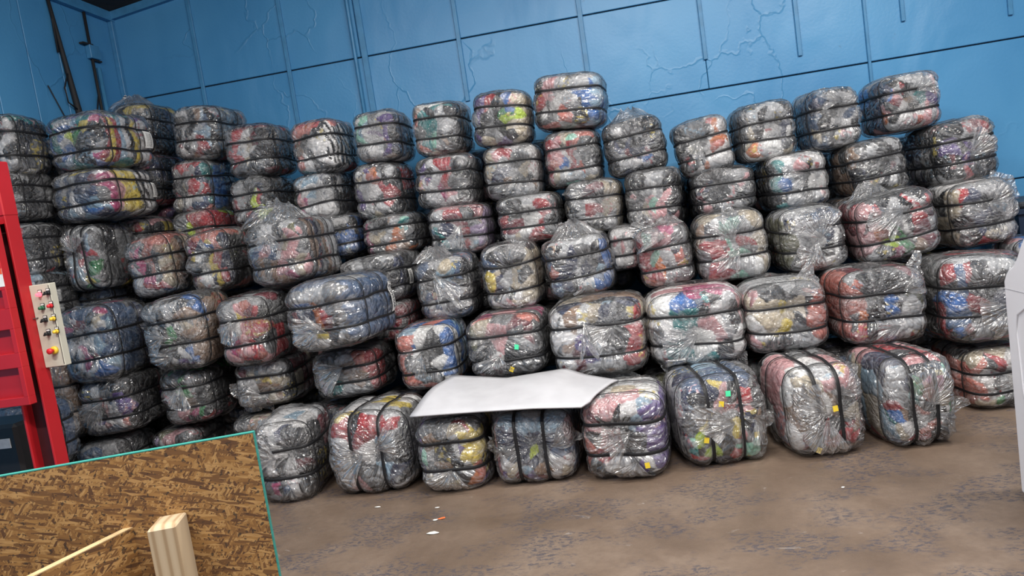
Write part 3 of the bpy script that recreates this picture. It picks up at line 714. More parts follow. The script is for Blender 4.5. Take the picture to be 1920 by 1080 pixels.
# id | outline in the photo | front depth, length, yaw, tilt, strap direction | front colours top to bottom, sides | label | extras
TABLE = '''
A1|480 752 632 955|4.33 .65 6 0 h|gsndd/gwwkk/gwkwR/dPgwk/dPbwk L:g R:kR T:lsw|grey and black bale on the floor right beside the teal-edged board|F:-.1,.2,160,.22,50,.02 F:.2,-.6,250,.14,30
A2|620 730 812 932|4.33 .68 -2 0 v|rrrrrr/wwsrwg/swgwlk/otgwlk/kskdkn/kppdPn L:w R:ngk T:sswy|floor row bale with a crimson band across its top front edge|F:0,.1,200,.2,50 F:.3,.2,20,.15,40 W1
A3|785 752 933 932|4.27 .62 3 0 h|ulsskrry/utkdkyyy/mskksyyy/mgtkkroy/csskksof/ccskksof L:u R:yk T:g|floor row bale with yellow and purple clothes under the white foam sheet|F:0,-.3,250,.16,60
A4|925 738 1090 917|4.27 .62 0 0 v|lllllll/nnlnnll/nnnnnn/gssrwsb/wgnYgwb/wcnngwb/wcrgcww/ucwgtcw/uuRuRcc L:p R:bp T:sl|floor row bale with pale blue rolls at its top, under the white foam sheet|F:.5,.1,30,.15,40 F:-.7,.1,190,.12,40
A5|1093 708 1268 908|4.22 .62 -4 0 h|fppwsslu/fRkkswkuu/gpkkdkluu/dkrrwkdku/ddrwwkdwuu/ffdwwggwu/ddgwssugu L:foof R:uuu T:cswp|floor row bale with orange clothes on its left side and purple on its right|y:.45,-.55,-.1 F:.2,.2,200,.2,45 F:.25,-.5,250,.15,60
A6|1236 672 1434 885|4.30 .66 8 0 v|nbnlnnk/nkrpkrk/kkpPrpd/gswwskd/gygksnd/gkdgsydt/mYdkdsgg/TmYrsmmm/rrkrrmm L:sgw R:dk T:bbnl|floor row bale with a green sticker on its blue top, mint clothes at its foot|g:.12,.62,.05 y:-.45,-.25,.2 y:.62,-.30,0 y:-.05,.42 F:.2,0,170,.2,50 F:.7,.1,300,.15,50
A7|1425 655 1617 872|4.30 .68 8 0 v|gwwlwws/ctkdppp/wkcksppp/wswRtgps/tgkwtcgg/ttdcdkgc/tddrcgtg/Rgdrrrrd/Rggddddg L:wp R:gtp T:swpg|floor row bale with pink clothes at upper right, two places left of the rightmost|y:.1,.1,-.1 y:-.35,-.85,.5 F:-.1,.05,170,.2,70 F:-.1,-.1,250,.22,50 F:.3,.4,20,.16,40
A8|1590 638 1783 852|4.32 .68 8 0 v|ldddddm/csksctys/csksPPPg/wsnGPPcs/gsnTggcg/gsslwwsG/gttffwwG/TBksgskk/cwsffsPd/drrfkrrPd/drrrrdddd L:cnl R:Gsd T:ndrpn|front floor row bale at the right end, magenta cloth at upper front|F:.1,0,60,.2,60 F:.5,-.3,330,.18,50
L35|1745 628 1950 765|4.85 .66 4 0 h|ffkrswGRp/fkkRwwwGG/fRgsswwss/ccGkgcsss L:f|salmon and white bale on the floor set back beside the white washing machine|F:.1,.2,20,.25,30
P9|443 750 590 865|4.95 .62 3 0 h|dgttddk/kkdgkkd/kddgk R:k T:cd|dark brown bale low in its stack behind the teal-edged board corner|
B0|443 655 590 762|4.95 .62 3 0 h|tRsgwswsc/swwstsscc/dstttttR/gstttctR R:ckR L:t T:sw|white and brown bale with a tan patch, directly beneath the red and grey bale|F:-.4,.1,230,.2,50 F:.2,-.5,200,.16,60
B1|590 625 745 752|4.92 .62 0 2 h|gddgsffr/gsggtffr/LTTsgttR/LTTsgttk/PTTssttk L:g R:>rrkkk T:g|bale with teal and tan clothes beneath the big denim bale|F:.1,.4,200,.24,40
B2|733 588 882 730|4.9 .64 0 2 h|ffdwskps/ffwwwkpB/fdswkkrw/ffskkkrwB/ffcskdkdB L:f R:>BwBlB T:lwsfB|bale with salmon clothes at left and blue at right, beside the teal and tan bale|F:0,.3,250,.18,30
B3|878 573 1037 705|4.85 .62 -3 1 h|KcgpPRgg/KccppgRg/kkdgswddd/kgsswwsddd/gswwwssgd T:PpRgf R:d L:kg|grey and khaki bale with a pink top just behind the white foam sheet|g:.35,.02 y:.15,-.62,.5 F:-.1,-.2,250,.2,60
B4|1030 537 1218 703|4.80 .62 -3 1 h|wwtscngky/wRtsndgkdr/wwRugkkdrr/wtRuugkkrf/wwRuusssrr/wRussswwrf L:w R:rfc T:tcwnk|bale with a pointed film flap and a red right side, above the foam sheet|F:-.2,.55,285,.2,28,.03 F:.4,.3,200,.2,35 F:0,-.7,250,.18,70,.05 F:.3,-.8,280,.16,50,.06 K:.15,-.1
B5|1210 527 1398 685|4.78 .62 0 0 h|wwnBbTkss/wwTTTdpwsk/wwsTTppRkg/gsTsswrkwg/sTTTsssrkw L:w R:wp T:pwcsP|wide bale with teal and blue clothes and torn white film at its bottom|F:0,-.1,200,.2,40 F:.1,-.7,250,.22,70,.06 F:-.3,-.8,240,.16,60,.05 F:.4,-.7,300,.18,50,.05
B6|1378 515 1553 657|4.80 .62 0 0 h|pdddkdsff/scccyccdff/wcccycddff/wcccyggdrf/ggffdsswrr L:pc R:rf T:ssg|khaki bale with a yellow strip and coral right edge behind the floor row|F:.1,.7,20,.2,30
B7|1535 488 1735 645|4.82 .62 5 -1 h|ffkkkkkdd/ffdkkddsks/ffgkkRBslsK/fogkkBBwwsK/rrdkdsswssK/drdkddssswk L:ff R:>wKcKK T:dkRs|bale with a bright coral left end and blue clothes in the middle|F:.3,.4,20,.22,35 F:.2,-.5,200,.16,40
P14|1205 665 1360 790|4.97 .6 0 0 h|KKKddkk/kKddkkk/kddk L:K|dark olive bale mostly hidden behind the green-stickered floor bale|
L34|1705 456 1930 638|4.85 .66 4 -3 h|dbrddssskd/dbrodndkdss/BrbrkRnnsd/BbrgkkndsgL/kBksgggddLn L:drg R:g T:sgdr|large navy bale with a tiny red and blue print, left of the washing machine|F:.2,.7,330,.26,30 F:.4,-.1,210,.2,40
L33|1868 432 2010 522|5.25 .5 0 0 h|pBBBB/sBlBB/ccBBB T:pB L:sp|bright blue bale peeking over the white washing machine|
L32|1730 330 1905 482|5.4 .62 2 4 h|crnsdssds/crRddsgsgg/cdcknktcdw/kkdknktctw/kkksscwwg L:kc R:sg T:sw|bale with red plaid cloth at left, just below the lone black bale|F:.1,.3,30,.22,35
L31|1568 346 1760 498|5.2 .62 2 7 h|dpkgskrsr/RpdwssprrR/kpofGswkrRr/dtPYGsssRrs/kpdPGGtdsr L:pR R:rRs T:gsd|tilted bale with a lime green patch and maroon prints|F:.1,.5,200,.2,40 U:-.2,.1,.12
Q1|1563 368 1660 470|5.6 .55 0 0 h|tppdR/pRpdd/pRdd T:t|small dusty pink bale squeezed behind the tilted bale with the lime green patch|
L30|1435 376 1585 508|5.2 .6 4 3 h|nbsgbnnb/cblsssnnd/gblswnnwd/kblswnkwd/kksswwks L:K R:dn T:bgs|blue and grey bale with a star-shaped film knot, left of the lime-patched bale|F:0,0,250,.2,30 F:.1,0,100,.2,60 F:0,-.5,200,.18,60
L29|1292 384 1440 528|5.2 .6 -2 2 h|ddssmKcc/ddsmsssc/drrrmsgwcc/kKrrgmmgwcc/kdrrgsswwcc/rrsrssspww L:tg R:cw T:cgs|bale with red left of centre, mint patches and a cream right side|F:0,.2,100,.2,50 F:.2,0,230,.2,30
L28|1163 408 1303 547|5.2 .6 -4 4 h|mmpRpPPg/rmpppPdd/rrrmdddfd/rrrmosgddd/rrrposggg/rrrpprsgs L:rf R:dg T:PpsR|bale with a red floral lower left and mint green patches|F:.2,.6,160,.2,40 U:.3,-.2,.08
L27|1022 425 1167 560|5.2 .6 -3 4 h|dksngssk/tkkngskk/fbnnskkn/fknnksnnl/gfnksnkbb/glblswbBB L:fb R:Bn T:swg|navy bale with an orange lower left edge and blue lower right|U:-.1,-.3,.15 F:.3,-.6,250,.15,50
L26|903 450 1023 582|5.2 .6 -3 2 h|bkkddkkdc/bbkkdkkcc/bynsswcddc/gynswwcdkc/sdddwdwcc/wcdswccwc L:b R:cc T:swd|bale with striped grey garments and a small yellow patch, cream at its right side|F:.2,.5,60,.15,40
L25|780 468 906 602|5.2 .6 0 2 h|glssscgb/glswsslb/bgbkbllbk/bcbcbsbbd/gsswsdkd/dsswskdkk L:b R:bdk T:lsb|pale blue filmed bale of folded jeans, right of the black bale with a white label|F:-.2,.6,300,.26,25 U:-.3,-.4,.12
L24|640 458 795 572|5.25 .66 -4 3 h|kdssgddkk/kngdskkkd/skkgkddkd/gdkkdddkd L:g R:dn T:ggds|dark grey bale with a white tag on its side, behind the big denim bale|W:-.12,-.02,.07,.10
T17|933 360 1060 462|5.55 .6 -2 -1 h|dgkkswrpd/dskkwwrpg/rkwkswrwrgg/rkwRwwkrrgg/wcsccsrgRr L:d R:gd T:s|white-banded bale with small dark red marks, right of the lilac-sided bale|
T18|1060 330 1170 440|5.6 .6 -4 -2 h|dskkRsck/ddssRkcc/kdksrrkcc/wdsksrpcc/wskkdwcs L:d R:c T:ks|grey and black bale with a thin red streak and cream right edge|F:.2,.6,180,.2,20
T19|1173 312 1292 428|5.6 .6 -4 -2 h|kkksskkk/kkkswskkk/kkdppmppgd/kkdcpmwpgd/kkpppmpppk L:k R:k T:k|black bale with a pale pink and mint printed band in its middle|
T21|1293 308 1418 408|5.6 .6 -2 1 h|knnkgsspk/dnnkgsspk/Rkkddskkkd/RpkdRsskdk/Rrssggsk L:k R:k T:ks|black bale with a dark red lower left corner, below the orange-cornered bale|
T23|1418 284 1553 400|5.6 .6 3 0 h|Tsgbbspww/TssbpswrR/TBsggkswsw/klswgkswww/swkswwsww L:dk R:ww T:ws|whitish bale with a faint blue top, second row from the top|F:.2,.2,200,.16,40
T25|1553 257 1697 372|5.6 .6 4 4 h|kgksskkss/kwkdkkdks/dkkskdRsk/kKkykdkRkd/kyddkkssk L:kt R:k T:ks|dark charcoal bale beneath the top right pink and white bale|
T27|1697 218 1869 352|5.65 .62 5 4 h|kkkkssRrk/kkddksssRk/kuukuggkd/kkkuukgkdk/kRkrksswwk L:kn R:kd T:kd|long black bale standing alone at the right end of the stack top|F:-.1,-.2,40,.16,40
Q2|1128 420 1225 505|5.45 .55 0 0 h|pwwsp/wwpws/ww T:w|small pale pink bale wedged behind the red floral bale|
T26|1608 136 1762 258|5.72 .6 6 2 h|RpskkwsssL/Bpwskssdsw/gRwktsTppu/gRwksgTppuu/okwswwppsp/kkcsfspwps L:nBRo R:pw T:sks|topmost bale at the right end, pink and white with a blue and red left side|F:0,.3,20,.16,40
T24|1485 164 1612 288|5.72 .6 5 1 h|bbkkssss/bdkkkwsgs/bkkgskbs/bkkgswbbs/ckgkgswwk/cksgssgsk L:bn R:s T:ks|black and silver bale with a denim blue left side, next to the topmost right bale|F:.2,.5,160,.14,40
T22|1366 190 1492 307|5.72 .6 4 1 h|ddskksgd/dskkssgkd/ccgwwwsnd/ccdswwsnwd/ccddwssgd/dodswssd L:dg R:d T:kds|grey and white top row bale with a beige patch at lower left|
T20|1250 218 1375 342|5.72 .6 -2 7 h|drggwrow/ddrgswrrw/ddksgsoow/dkkKdssfww/ddkskwkww/kdwsgssow L:d R:w T:sg|tilted bale with orange red patches at its upper right corner, top row|F:-.1,.2,230,.14,40
T16|1131 215 1251 338|5.75 .6 -3 5 h|gwwgkkkRk/kwgkkskkk/ddsknkkkdg/kksnRnkkds/gddwssBdk/dsgswssdd L:k R:ks T:kg|black and white bale right of the tallest pair, with a small blue dot low down|U:0,0,.13
T15|1021 243 1133 355|5.75 .6 -3 0 h|rrcpcmkgg/rfppcrfgg/rpppwrrygg/ffpBwrrfggd/cspsssgss/wccsssRcs L:r R:gd T:cgf|pink and red patterned bale directly beneath the topmost bale|
T14|907 270 1022 378|5.75 .6 0 -3 h|csprrsswgw/cprswggksw/cnnswwgtkcww/cwnnssktcw/bgttgggsd/dgksgwsd L:w R:ww T:wgk|white bale with a mustard stripe, beneath the bale with the green patch|
T13|1001 137 1139 250|5.72 .6 -4 -5 h|kkpskksBl/kpwsskksBl/rppssskBBl/rpwwfswkBl/kwgoffskBl/kgswffkkBB L:kr R:BlBb T:kgs|topmost bale of the whole stack, pale pink with a blue right side|
T12|887 170 1003 278|5.72 .6 0 -4 h|uurkuBcc/duukkuBcc/ukkgkGGYc/ukksgGYYcc/kkgskgscc/kggsssgkc L:u R:cc T:ugk|bale with purple, green and yellow garments, just left of the topmost bale|
T11|805 382 932 480|5.6 .6 0 -3 h|wsrrrgkRt/wsskRgkgt/lTnsprgdLL/gTTnsrrsLLL/gdnssrsLL L:w R:LL T:spr|bale with a lilac right side and a bright red spot low in the middle|F:.2,.2,250,.2,30
T10|683 398 808 490|5.6 .6 0 2 h|ggdpsssmd/PggcspsTTd/PPcgsootkd/Pgcgosttd/Pggofttd L:P R:dk T:gmk|bale with a pink left end, orange spots and tan stripes, behind the dark tagged bale|
T9|600 402 690 482|5.62 .6 0 3 h|ddsws/wswkd/wBBBB/wBBBB/lBBBl R:kB T:s|bale with bright blue wool clothing behind the tuft-topped bale|
T8|780 290 908 392|5.7 .6 -2 -2 h|uussrrskg/uukssprkgg/pwussPrggg/psswsPprgg/pcswwwwkk L:d R:gd T:skr|white and grey bale with small pink spots, beneath the teal-patched top bale|
T7|665 305 782 413|5.7 .6 -2 -2 h|wwcfoogks/wcsfforkr/uusooswrr/uuuswowpwr/uuwskwgkr/wgswkssww L:u R:rd T:wgk|white bale with violet floral cloth at left and orange and red dots|
T6|553 323 668 418|5.7 .6 0 3 h|gssllwscd/dwslwwwwk/dppwlwwwww/dppPswwwww/wpPssswgww L:d R:wk T:sl|whitest bale, with thin pink stripes low at left, beneath the zebra-striped bale|
T5|436 332 557 426|5.7 .6 0 0 h|gsskddggk/gwskddkgk/grsskYYrk/rgspkYYYk/gpddsrYYY/wssdddkk L:g R:kk T:gsk|grey bale with a neon yellow patch at lower right|
T4|775 191 887 295|5.7 .6 -2 -3 h|dktcsssk/dtcdwssk/fTTTdsspd/fgTTdwsgsd/ffTmsggk/dffgsgsk L:dt R:k T:ksw|silver grey top row bale with a teal patch at left|
T3|664 208 778 308|5.7 .6 0 -2 h|wmsggLsd/wmlwsssud/gmlwwsguud/gmtgwwguud/ggtwgsgud/cgtgwgud L:mw R:bnd T:gsg|silver bale with pale mint at left and a navy right side, in the top row|
T2|548 224 672 330|5.7 .6 0 2 h|pfoorkzz/tproskwzz/ttcdnwwwzz/tccdnnkwzz/fTwddwkwz/pfwwddwk L:fP R:>zzzkk T:rfkz|bale with black and white zebra-striped cloth at its right side|
T1|425 233 557 335|5.7 .6 0 0 h|ggrrwwRRkd/grrswcRkkd/ggrswcwkkkd/rrgswkckkkk/grgdcddkkk/grgdcddkkd L:g R:>kkkkk T:grRk|pale bale with dark red strips and a black right side, in the top row|
L4|328 200 465 305|5.85 .66 0 -4 h|wwkktlkg/wksktklbk/kkwkdslbk/kkssklllk/kgwssrrbk/gswsrrskd R:gsdg T:tgls|black, white and brown bale in the top row with a long grey right side|
L6|328 300 442 403|5.8 .6 0 -3 h|rrpsrrn/srsprrnn/pdskrrnn/pkddrrrb/cfdswssb/cccwwwbb R:>TBBnk L:r T:s|bale with a red left half and deep blue right half in the left stack|
L10|333 393 447 490|5.62 .6 0 1 h|gggssYrrr/ggggsYfrr/ksrrskoror/sggkrror R:r|grey bale with a yellow strip and a dark red right side|
L3|225 196 330 295|5.9 .6 0 -3 h|skkyyckc/wkkkyckk/kkkskkk/kkkk/kkkk R:kn T:ys|shiny black bale with yellowish cloth and a film tuft on top, near the room corner|U:-.5,-.2,.14
L5|245 291 338 386|5.9 .6 0 -3 h|ffrrwkPk/ffoofrPk/PfPPprkk/PoPPprdk/ofofrrk R:kn T:rR|red and orange satin bale peeking out behind the two big labelled bales|
L9|255 384 342 470|5.9 .6 0 0 h|dgkkkuuPu/ggkkdkuuk/kgkkkuuk R:uk|black bale with a purple right side deep in the left stack|
L2|84 212 282 325|5.1 .66 -3 0 h|BTslTTP/lsBlTyP/lTBYGkkk/BTwlTkks/ldBlskkP/BllTsskwk L:B R:>kryrlwkywwwf T:lTpyuwn|big bright multicoloured bale with a printed white sheet on its side, upper left|W:.20,0,.13,.12
L8|92 317 292 426|5.1 .66 -3 1 h|bbsnnR/lbbnnR/lbsnnk/blbbnc/blwsbg/llssBl L:b R:>PPpyyyyzzww T:nbwy|big bale with yellow towelling, striped cloth and a printed sheet on its side|W:.24,.0,.11,.11
L12|118 420 252 545|5.1 .55 0 0 v|bnbkgwdg/bbnRglss/blnlsPsrs/bbllrggr/blLllgGG/BbsllyyG L:b T:kngs R:gd|bluish bale with three vertical straps, beneath the yellow towelling bale|F:0,.2,100,.15,60
L13|200 410 312 505|5.5 .55 0 0 h|pskwwstrky/wfssRkwwgd/wfBBwkByk/gfTskgdk R:dy T:pw|white, pink and blue bale to the right of the vertically strapped bluish bale|
L1|-45 216 97 332|4.8 .5 6 -3 h|bssgTTkwwg/gbngGykkww/bnnyyTRkwg/nnngTyRgwk/nngbkRRss R:gk T:gsT|navy and green bale at the top left edge of the picture|
L7|-25 322 102 416|4.8 .5 6 0 h|sssnnkkk/nnnnssdkk/nnnnksdkk/nndsskdkk R:kd T:s|navy and glossy black bale at the left edge, just above the red machine head|
L11|5 412 118 518|4.8 .5 6 1 h|gssnnrrk/bsssnnrkk/bnswnkkrk/bbwskkkkd/wssbkwwkk R:kd T:s|navy and white bale with a red patch, beside the red machine post|
L17|20 508 137 600|4.8 .5 6 0 h|blBBwwwk/bblLwwwk/bbLwwwwk R:wkd T:l|blue and glossy white bale just behind the top of the control panel|
L18|140 533 262 605|5.25 .55 0 0 h|bsbbkkk/bbbsskk/bk T:bgk|flat blue and black bale lying beneath the vertically strapped bluish bale|
L14|243 438 372 555|5.1 .55 2 3 h|ggggpfffs/gsgPdffft/bgsPPffdct/bbsPPkfdct/lwsgkPPct/bbssrppct/bbswrrpc L:g R:>ctkck T:gfff|bale with salmon top, magenta front and gold right side|
L15|352 428 480 547|5.15 .55 2 3 h|RksnBffff/PRsnwBffd/Pykskkrfk/skwwkyrrk/skwwgyyrn/ycwwnnyrr/tcwwnyrr L:R R:>nkkkk T:sff|red topped bale with yellow scraps, just left of the tuft-topped bale|
L16|466 405 637 542|5.0 .66 -2 2 h|ggssskspgK/gbgsskpccg/lbppbscptg/bbtdbsppcK/bgtgtspgcn/bggsspPcn L:g R:>pgtngtssss T:sgs|large pale bale in rolled grey and olive cloth with a tall film tuft on top|U:-.4,-.1,.2 U:.05,-.3,.14 F:0,.6,250,.12,60
P2|150 800 303 925|4.75 .55 4 2 h|nbbnbtssk/bsbbnksPwp/nnbbkswPk R:kd T:s|bottom dark blue bale at the left, partly hidden by the strand board|F:-.3,.3,300,.25,30
P1|152 690 312 812|4.75 .55 4 2 h|bbgddskkkk/bbgssgkskk/bknkswwfuuk/bbnkpwsruuk/bbslwwuwffr/bbssppwurr L:b R:kkR T:dkb|dark blue bale with a purple and red swirl, beneath the multicoloured jeans-sided bale|F:.1,.3,220,.2,40
L20|115 562 285 716|4.7 .60 2 1 h|Pggddgkkcb/PPggRkkpcw/kssksksrwwb/gsskkkswrlb/bukksPkwllb/bbkkPPkwBbb/bbnkkskBBb L:b R:>lbbbnb T:bdgPb|bale right beside the control panel, with a navy denim right side|
P7|290 780 428 892|4.9 .55 2 1 h|LssppkkKk/RssLpwkkk/RRppRRkk R:k|pink and white bale lowest in its stack just above the strand board|F:-.2,.2,350,.2,25
P6|305 672 446 792|4.9 .55 2 1 h|kgnddGskk/pggndGskk/prggkotkk/pprgktrkk/gsppddPGG/ggspPddkG R:kk L:g T:gG|dim grey bale with green bits at its right, beneath the black and white bale|F:.1,.5,250,.18,40
L21|275 543 440 690|4.75 .60 2 1 h|ssgsskkkb/gsskkskktt/gsskkGkkct/sskkGkkktt/gsddkkuwBtt/gsddssuuBt L:g R:tBkt T:wsbBd|black, white and blue bale with a brown and blue right side|F:-.2,0,200,.16,50 F:0,-.6,190,.18,40
L22|412 543 562 683|4.8 .60 -2 1 h|kgssgrffr/kwssspprRr/kgsswpprog/kddswrrorg/ksssspgRyd/ddspPrprfrd/ddpPprrfd L:g R:gkr T:psgR|pink, red and grey bale with orange scraps, left of the big denim bale|F:-.2,.4,250,.16,50
L23|540 500 742 657|4.55 .72 -6 2 h|gggsskgdb/kggssswdbb/dnnBorkdgbb/kRnnorRdgbb/dknkorkksbb/kkwwyRrksgb/sskwwsssgb L:g R:>bbbbbb T:bbsb|big denim blue bale jutting out left of centre, white label on its right side|W:.20,.02,.07,.20 F:.1,-.2,200,.2,40 F:.2,-.5,150,.2,20
P5|70 815 172 930|4.75 .5 4 0 h|bbddd/kkddT/kkdd R:k|dark bale on the floor just right of the foot of the red post|
P3|90 662 176 822|4.75 .5 4 0 h|kttttt/kttttt/Rttttt/tttttt R:tt T:kt L:tb|beige padded bale just right of the red post|
P4|22 745 100 890|4.2 .5 4 0 h|bbbbb/Bbbbn/bnbbb/bbbb R:b|stack-foot bale of blue jeans seen left of the red post|
P12|690 560 800 650|5.2 .55 0 0 h|gskgrr/kswPrg/kkrrg R:r|small grey and red bale in the gap right of the big denim bale|
'''
GROUP = 'plastic-wrapped bales of clothes stacked against the blue wall'
FIT = {}; ROWS = []
for ln in TABLE.strip().split('\n'):
    a = ln.split('|'); b = tuple(float(x) for x in a[1].split()); q = a[2].split()
    cx, Yc, cz, w_, h_ = fit(b, *[float(x) for x in q[:4]])
    FIT[a[0]] = [cx, Yc, cz, max(w_, .34), float(q[1]), h_]; ROWS.append((a, b, q))
FIT0 = {k: list(v) for k, v in FIT.items()}
settle(FIT, {a[0]: float(q[2]) for a, b, q in ROWS}, {a[0]: float(q[3]) for a, b, q in ROWS})
if 0: [print(k, [round(x-y, 2) for x, y in zip(FIT[k], FIT0[k])]) for k in FIT]
for a, b, q in ROWS:
    ex = ' '.join(t for t in a[5].split() if ':' in t and t[0] != 'K')
    spec = a[3].replace('L:', 'L').replace('R:', 'R').replace('T:', 'T')
    make_bale(a[0], FIT[a[0]], float(q[0]), float(q[1]), float(q[2]), float(q[3]), q[4], spec, a[4], GROUP, ex)
fillers()

# ------------------------------------------------------------------ sheet of foam lying over the floor row
def atX(px, py, X): d = ray(px, py); return CP+d*(X/d[0])
def v3(p): return Vector([float(x) for x in p])
def foam():
    nu, nv = 28, 12
    ft = [(0, (768, 780), 4.28), (.33, (900, 770), 4.22), (.68, (1000, 764), 4.18), (.93, (1090, 762), 4.18), (1, (1106, 752), 4.24)]
    bk = [(0, (850, 703), 4.80), (.35, (950, 708), 4.76), (.62, (1060, 690), 4.78), (.8, (1100, 702), 4.72), (1, (1160, 712), 4.62)]
    def at(t, arr):
        for (t0, p0, y0), (t1, p1, y1) in zip(arr, arr[1:]):
            if t <= t1: f = (t-t0)/(t1-t0); return atY(p0[0]+(p1[0]-p0[0])*f, p0[1]+(p1[1]-p0[1])*f, y0+(y1-y0)*f)
        return atY(*arr[-1][1], arr[-1][2])
    V = []
    for i in range(nu+1):
        a = at(i/nu, ft); b = at(i/nu, bk)
        for j in range(nv+1):
            t = j/nv; p = a*(1-t)+b*t; p[2] += .03*math.sin(t*math.pi)+.012*math.sin(i/nu*9+t*4)*math.sin(t*math.pi); V.append(p)
    V = np.array(V); m = len(V); th = .010
    Q = [[i*(nv+1)+j, (i+1)*(nv+1)+j, (i+1)*(nv+1)+j+1, i*(nv+1)+j+1] for i in range(nu) for j in range(nv)]
    V2 = np.concatenate([V, V-np.array([0, 0, th])]); Q2 = Q+[[a+m for a in q[::-1]] for q in Q]
    bd = [i*(nv+1) for i in range(nu+1)]+[nu*(nv+1)+j for j in range(1, nv+1)]+[i*(nv+1)+nv for i in range(nu-1, -1, -1)]+[j for j in range(nv-1, 0, -1)]
    for a, b in zip(bd, bd[1:]+bd[:1]): Q2.append([b, a, a+m, b+m])
    o = fast_mesh('foam_sheet', V2, np.array(Q2), M_FOAM)
    tag(o, 'thin white foam sheet lying across the tops of two floor row bales', 'foam sheet')
foam()

# ------------------------------------------------------------------ crate of strand board in the foreground
def crate():
    A = atZ(475, 810, 1.22); Bp = atZ(0, 893, 1.22); A[2] = Bp[2] = 0
    d = Bp-A; ang = math.atan2(-d[1], -d[0])       # local +x runs from B to A
    root = empty('board_crate', tuple(A), (0, 0, ang))
    tag(root, 'crate of brown strand board with teal painted edges and a timber post, bottom left foreground', 'crate')
    mb = MB(); mb.box((-1.7, 0, 0), (-.0015, .011, 1.2185)); mb.build('back_panel', M_OSB, root)
    mb = MB(); mb.box((-1.7, -.0004, 1.2185), (0, .0118, 1.2205)); mb.box((-.0015, -.0004, 0), (0.0008, .0118, 1.2195)); mb.build('painted_edge', M_TEAL, root)
    # post
    c, s = math.cos(-ang), math.sin(-ang)
    def loc(p): x, y = p[0]-A[0], p[1]-A[1]; return (c*x-s*y, s*x+c*y)
    zs = 1.075
    P = [loc(atZ(x, y, zs)) for x, y in ((276, 996), (328, 986), (361, 945), (307, 957))]
    x0 = (P[0][0]+P[3][0])/2; x1 = (P[1][0]+P[2][0])/2; yf = (P[0][1]+P[1][1])/2
    mb = MB(); mb.box((x0, yf, 0), (x1, -.001, zs), bev=.003); mb.build('corner_post', M_PINE, root)
    # divider panel running from the post towards the camera
    Dp = [loc(atZ(x, y, zs-.012)) for x, y in ((306, 957), (52, 1082))]
    dx, dy = Dp[1][0]-Dp[0][0], Dp[1][1]-Dp[0][1]; l = math.hypot(dx, dy); dx /= l; dy /= l; a2 = math.atan2(dy, dx)
    R2 = Matrix.Rotation(a2, 3, 'Z'); HT = .0085
    mb = MB(); st = .03
    mb.box((-.0, -HT, 0), (1.1, HT, zs-.014), R2, (Dp[0][0]+dx*st, Dp[0][1]+dy*st, 0)); mb.build('divider_panel', M_OSB, root)
    M_PALE = plain('pale_cut_wood', (.50, .34, .18), .7, bumpy=.002, bscale=50)
    mb = MB(); mb.box((0, -HT-.0001, zs-.014), (1.1, HT+.0001, zs-.012), R2, (Dp[0][0]+dx*st, Dp[0][1]+dy*st, 0)); mb.build('cut_edge', M_PALE, root)
crate()

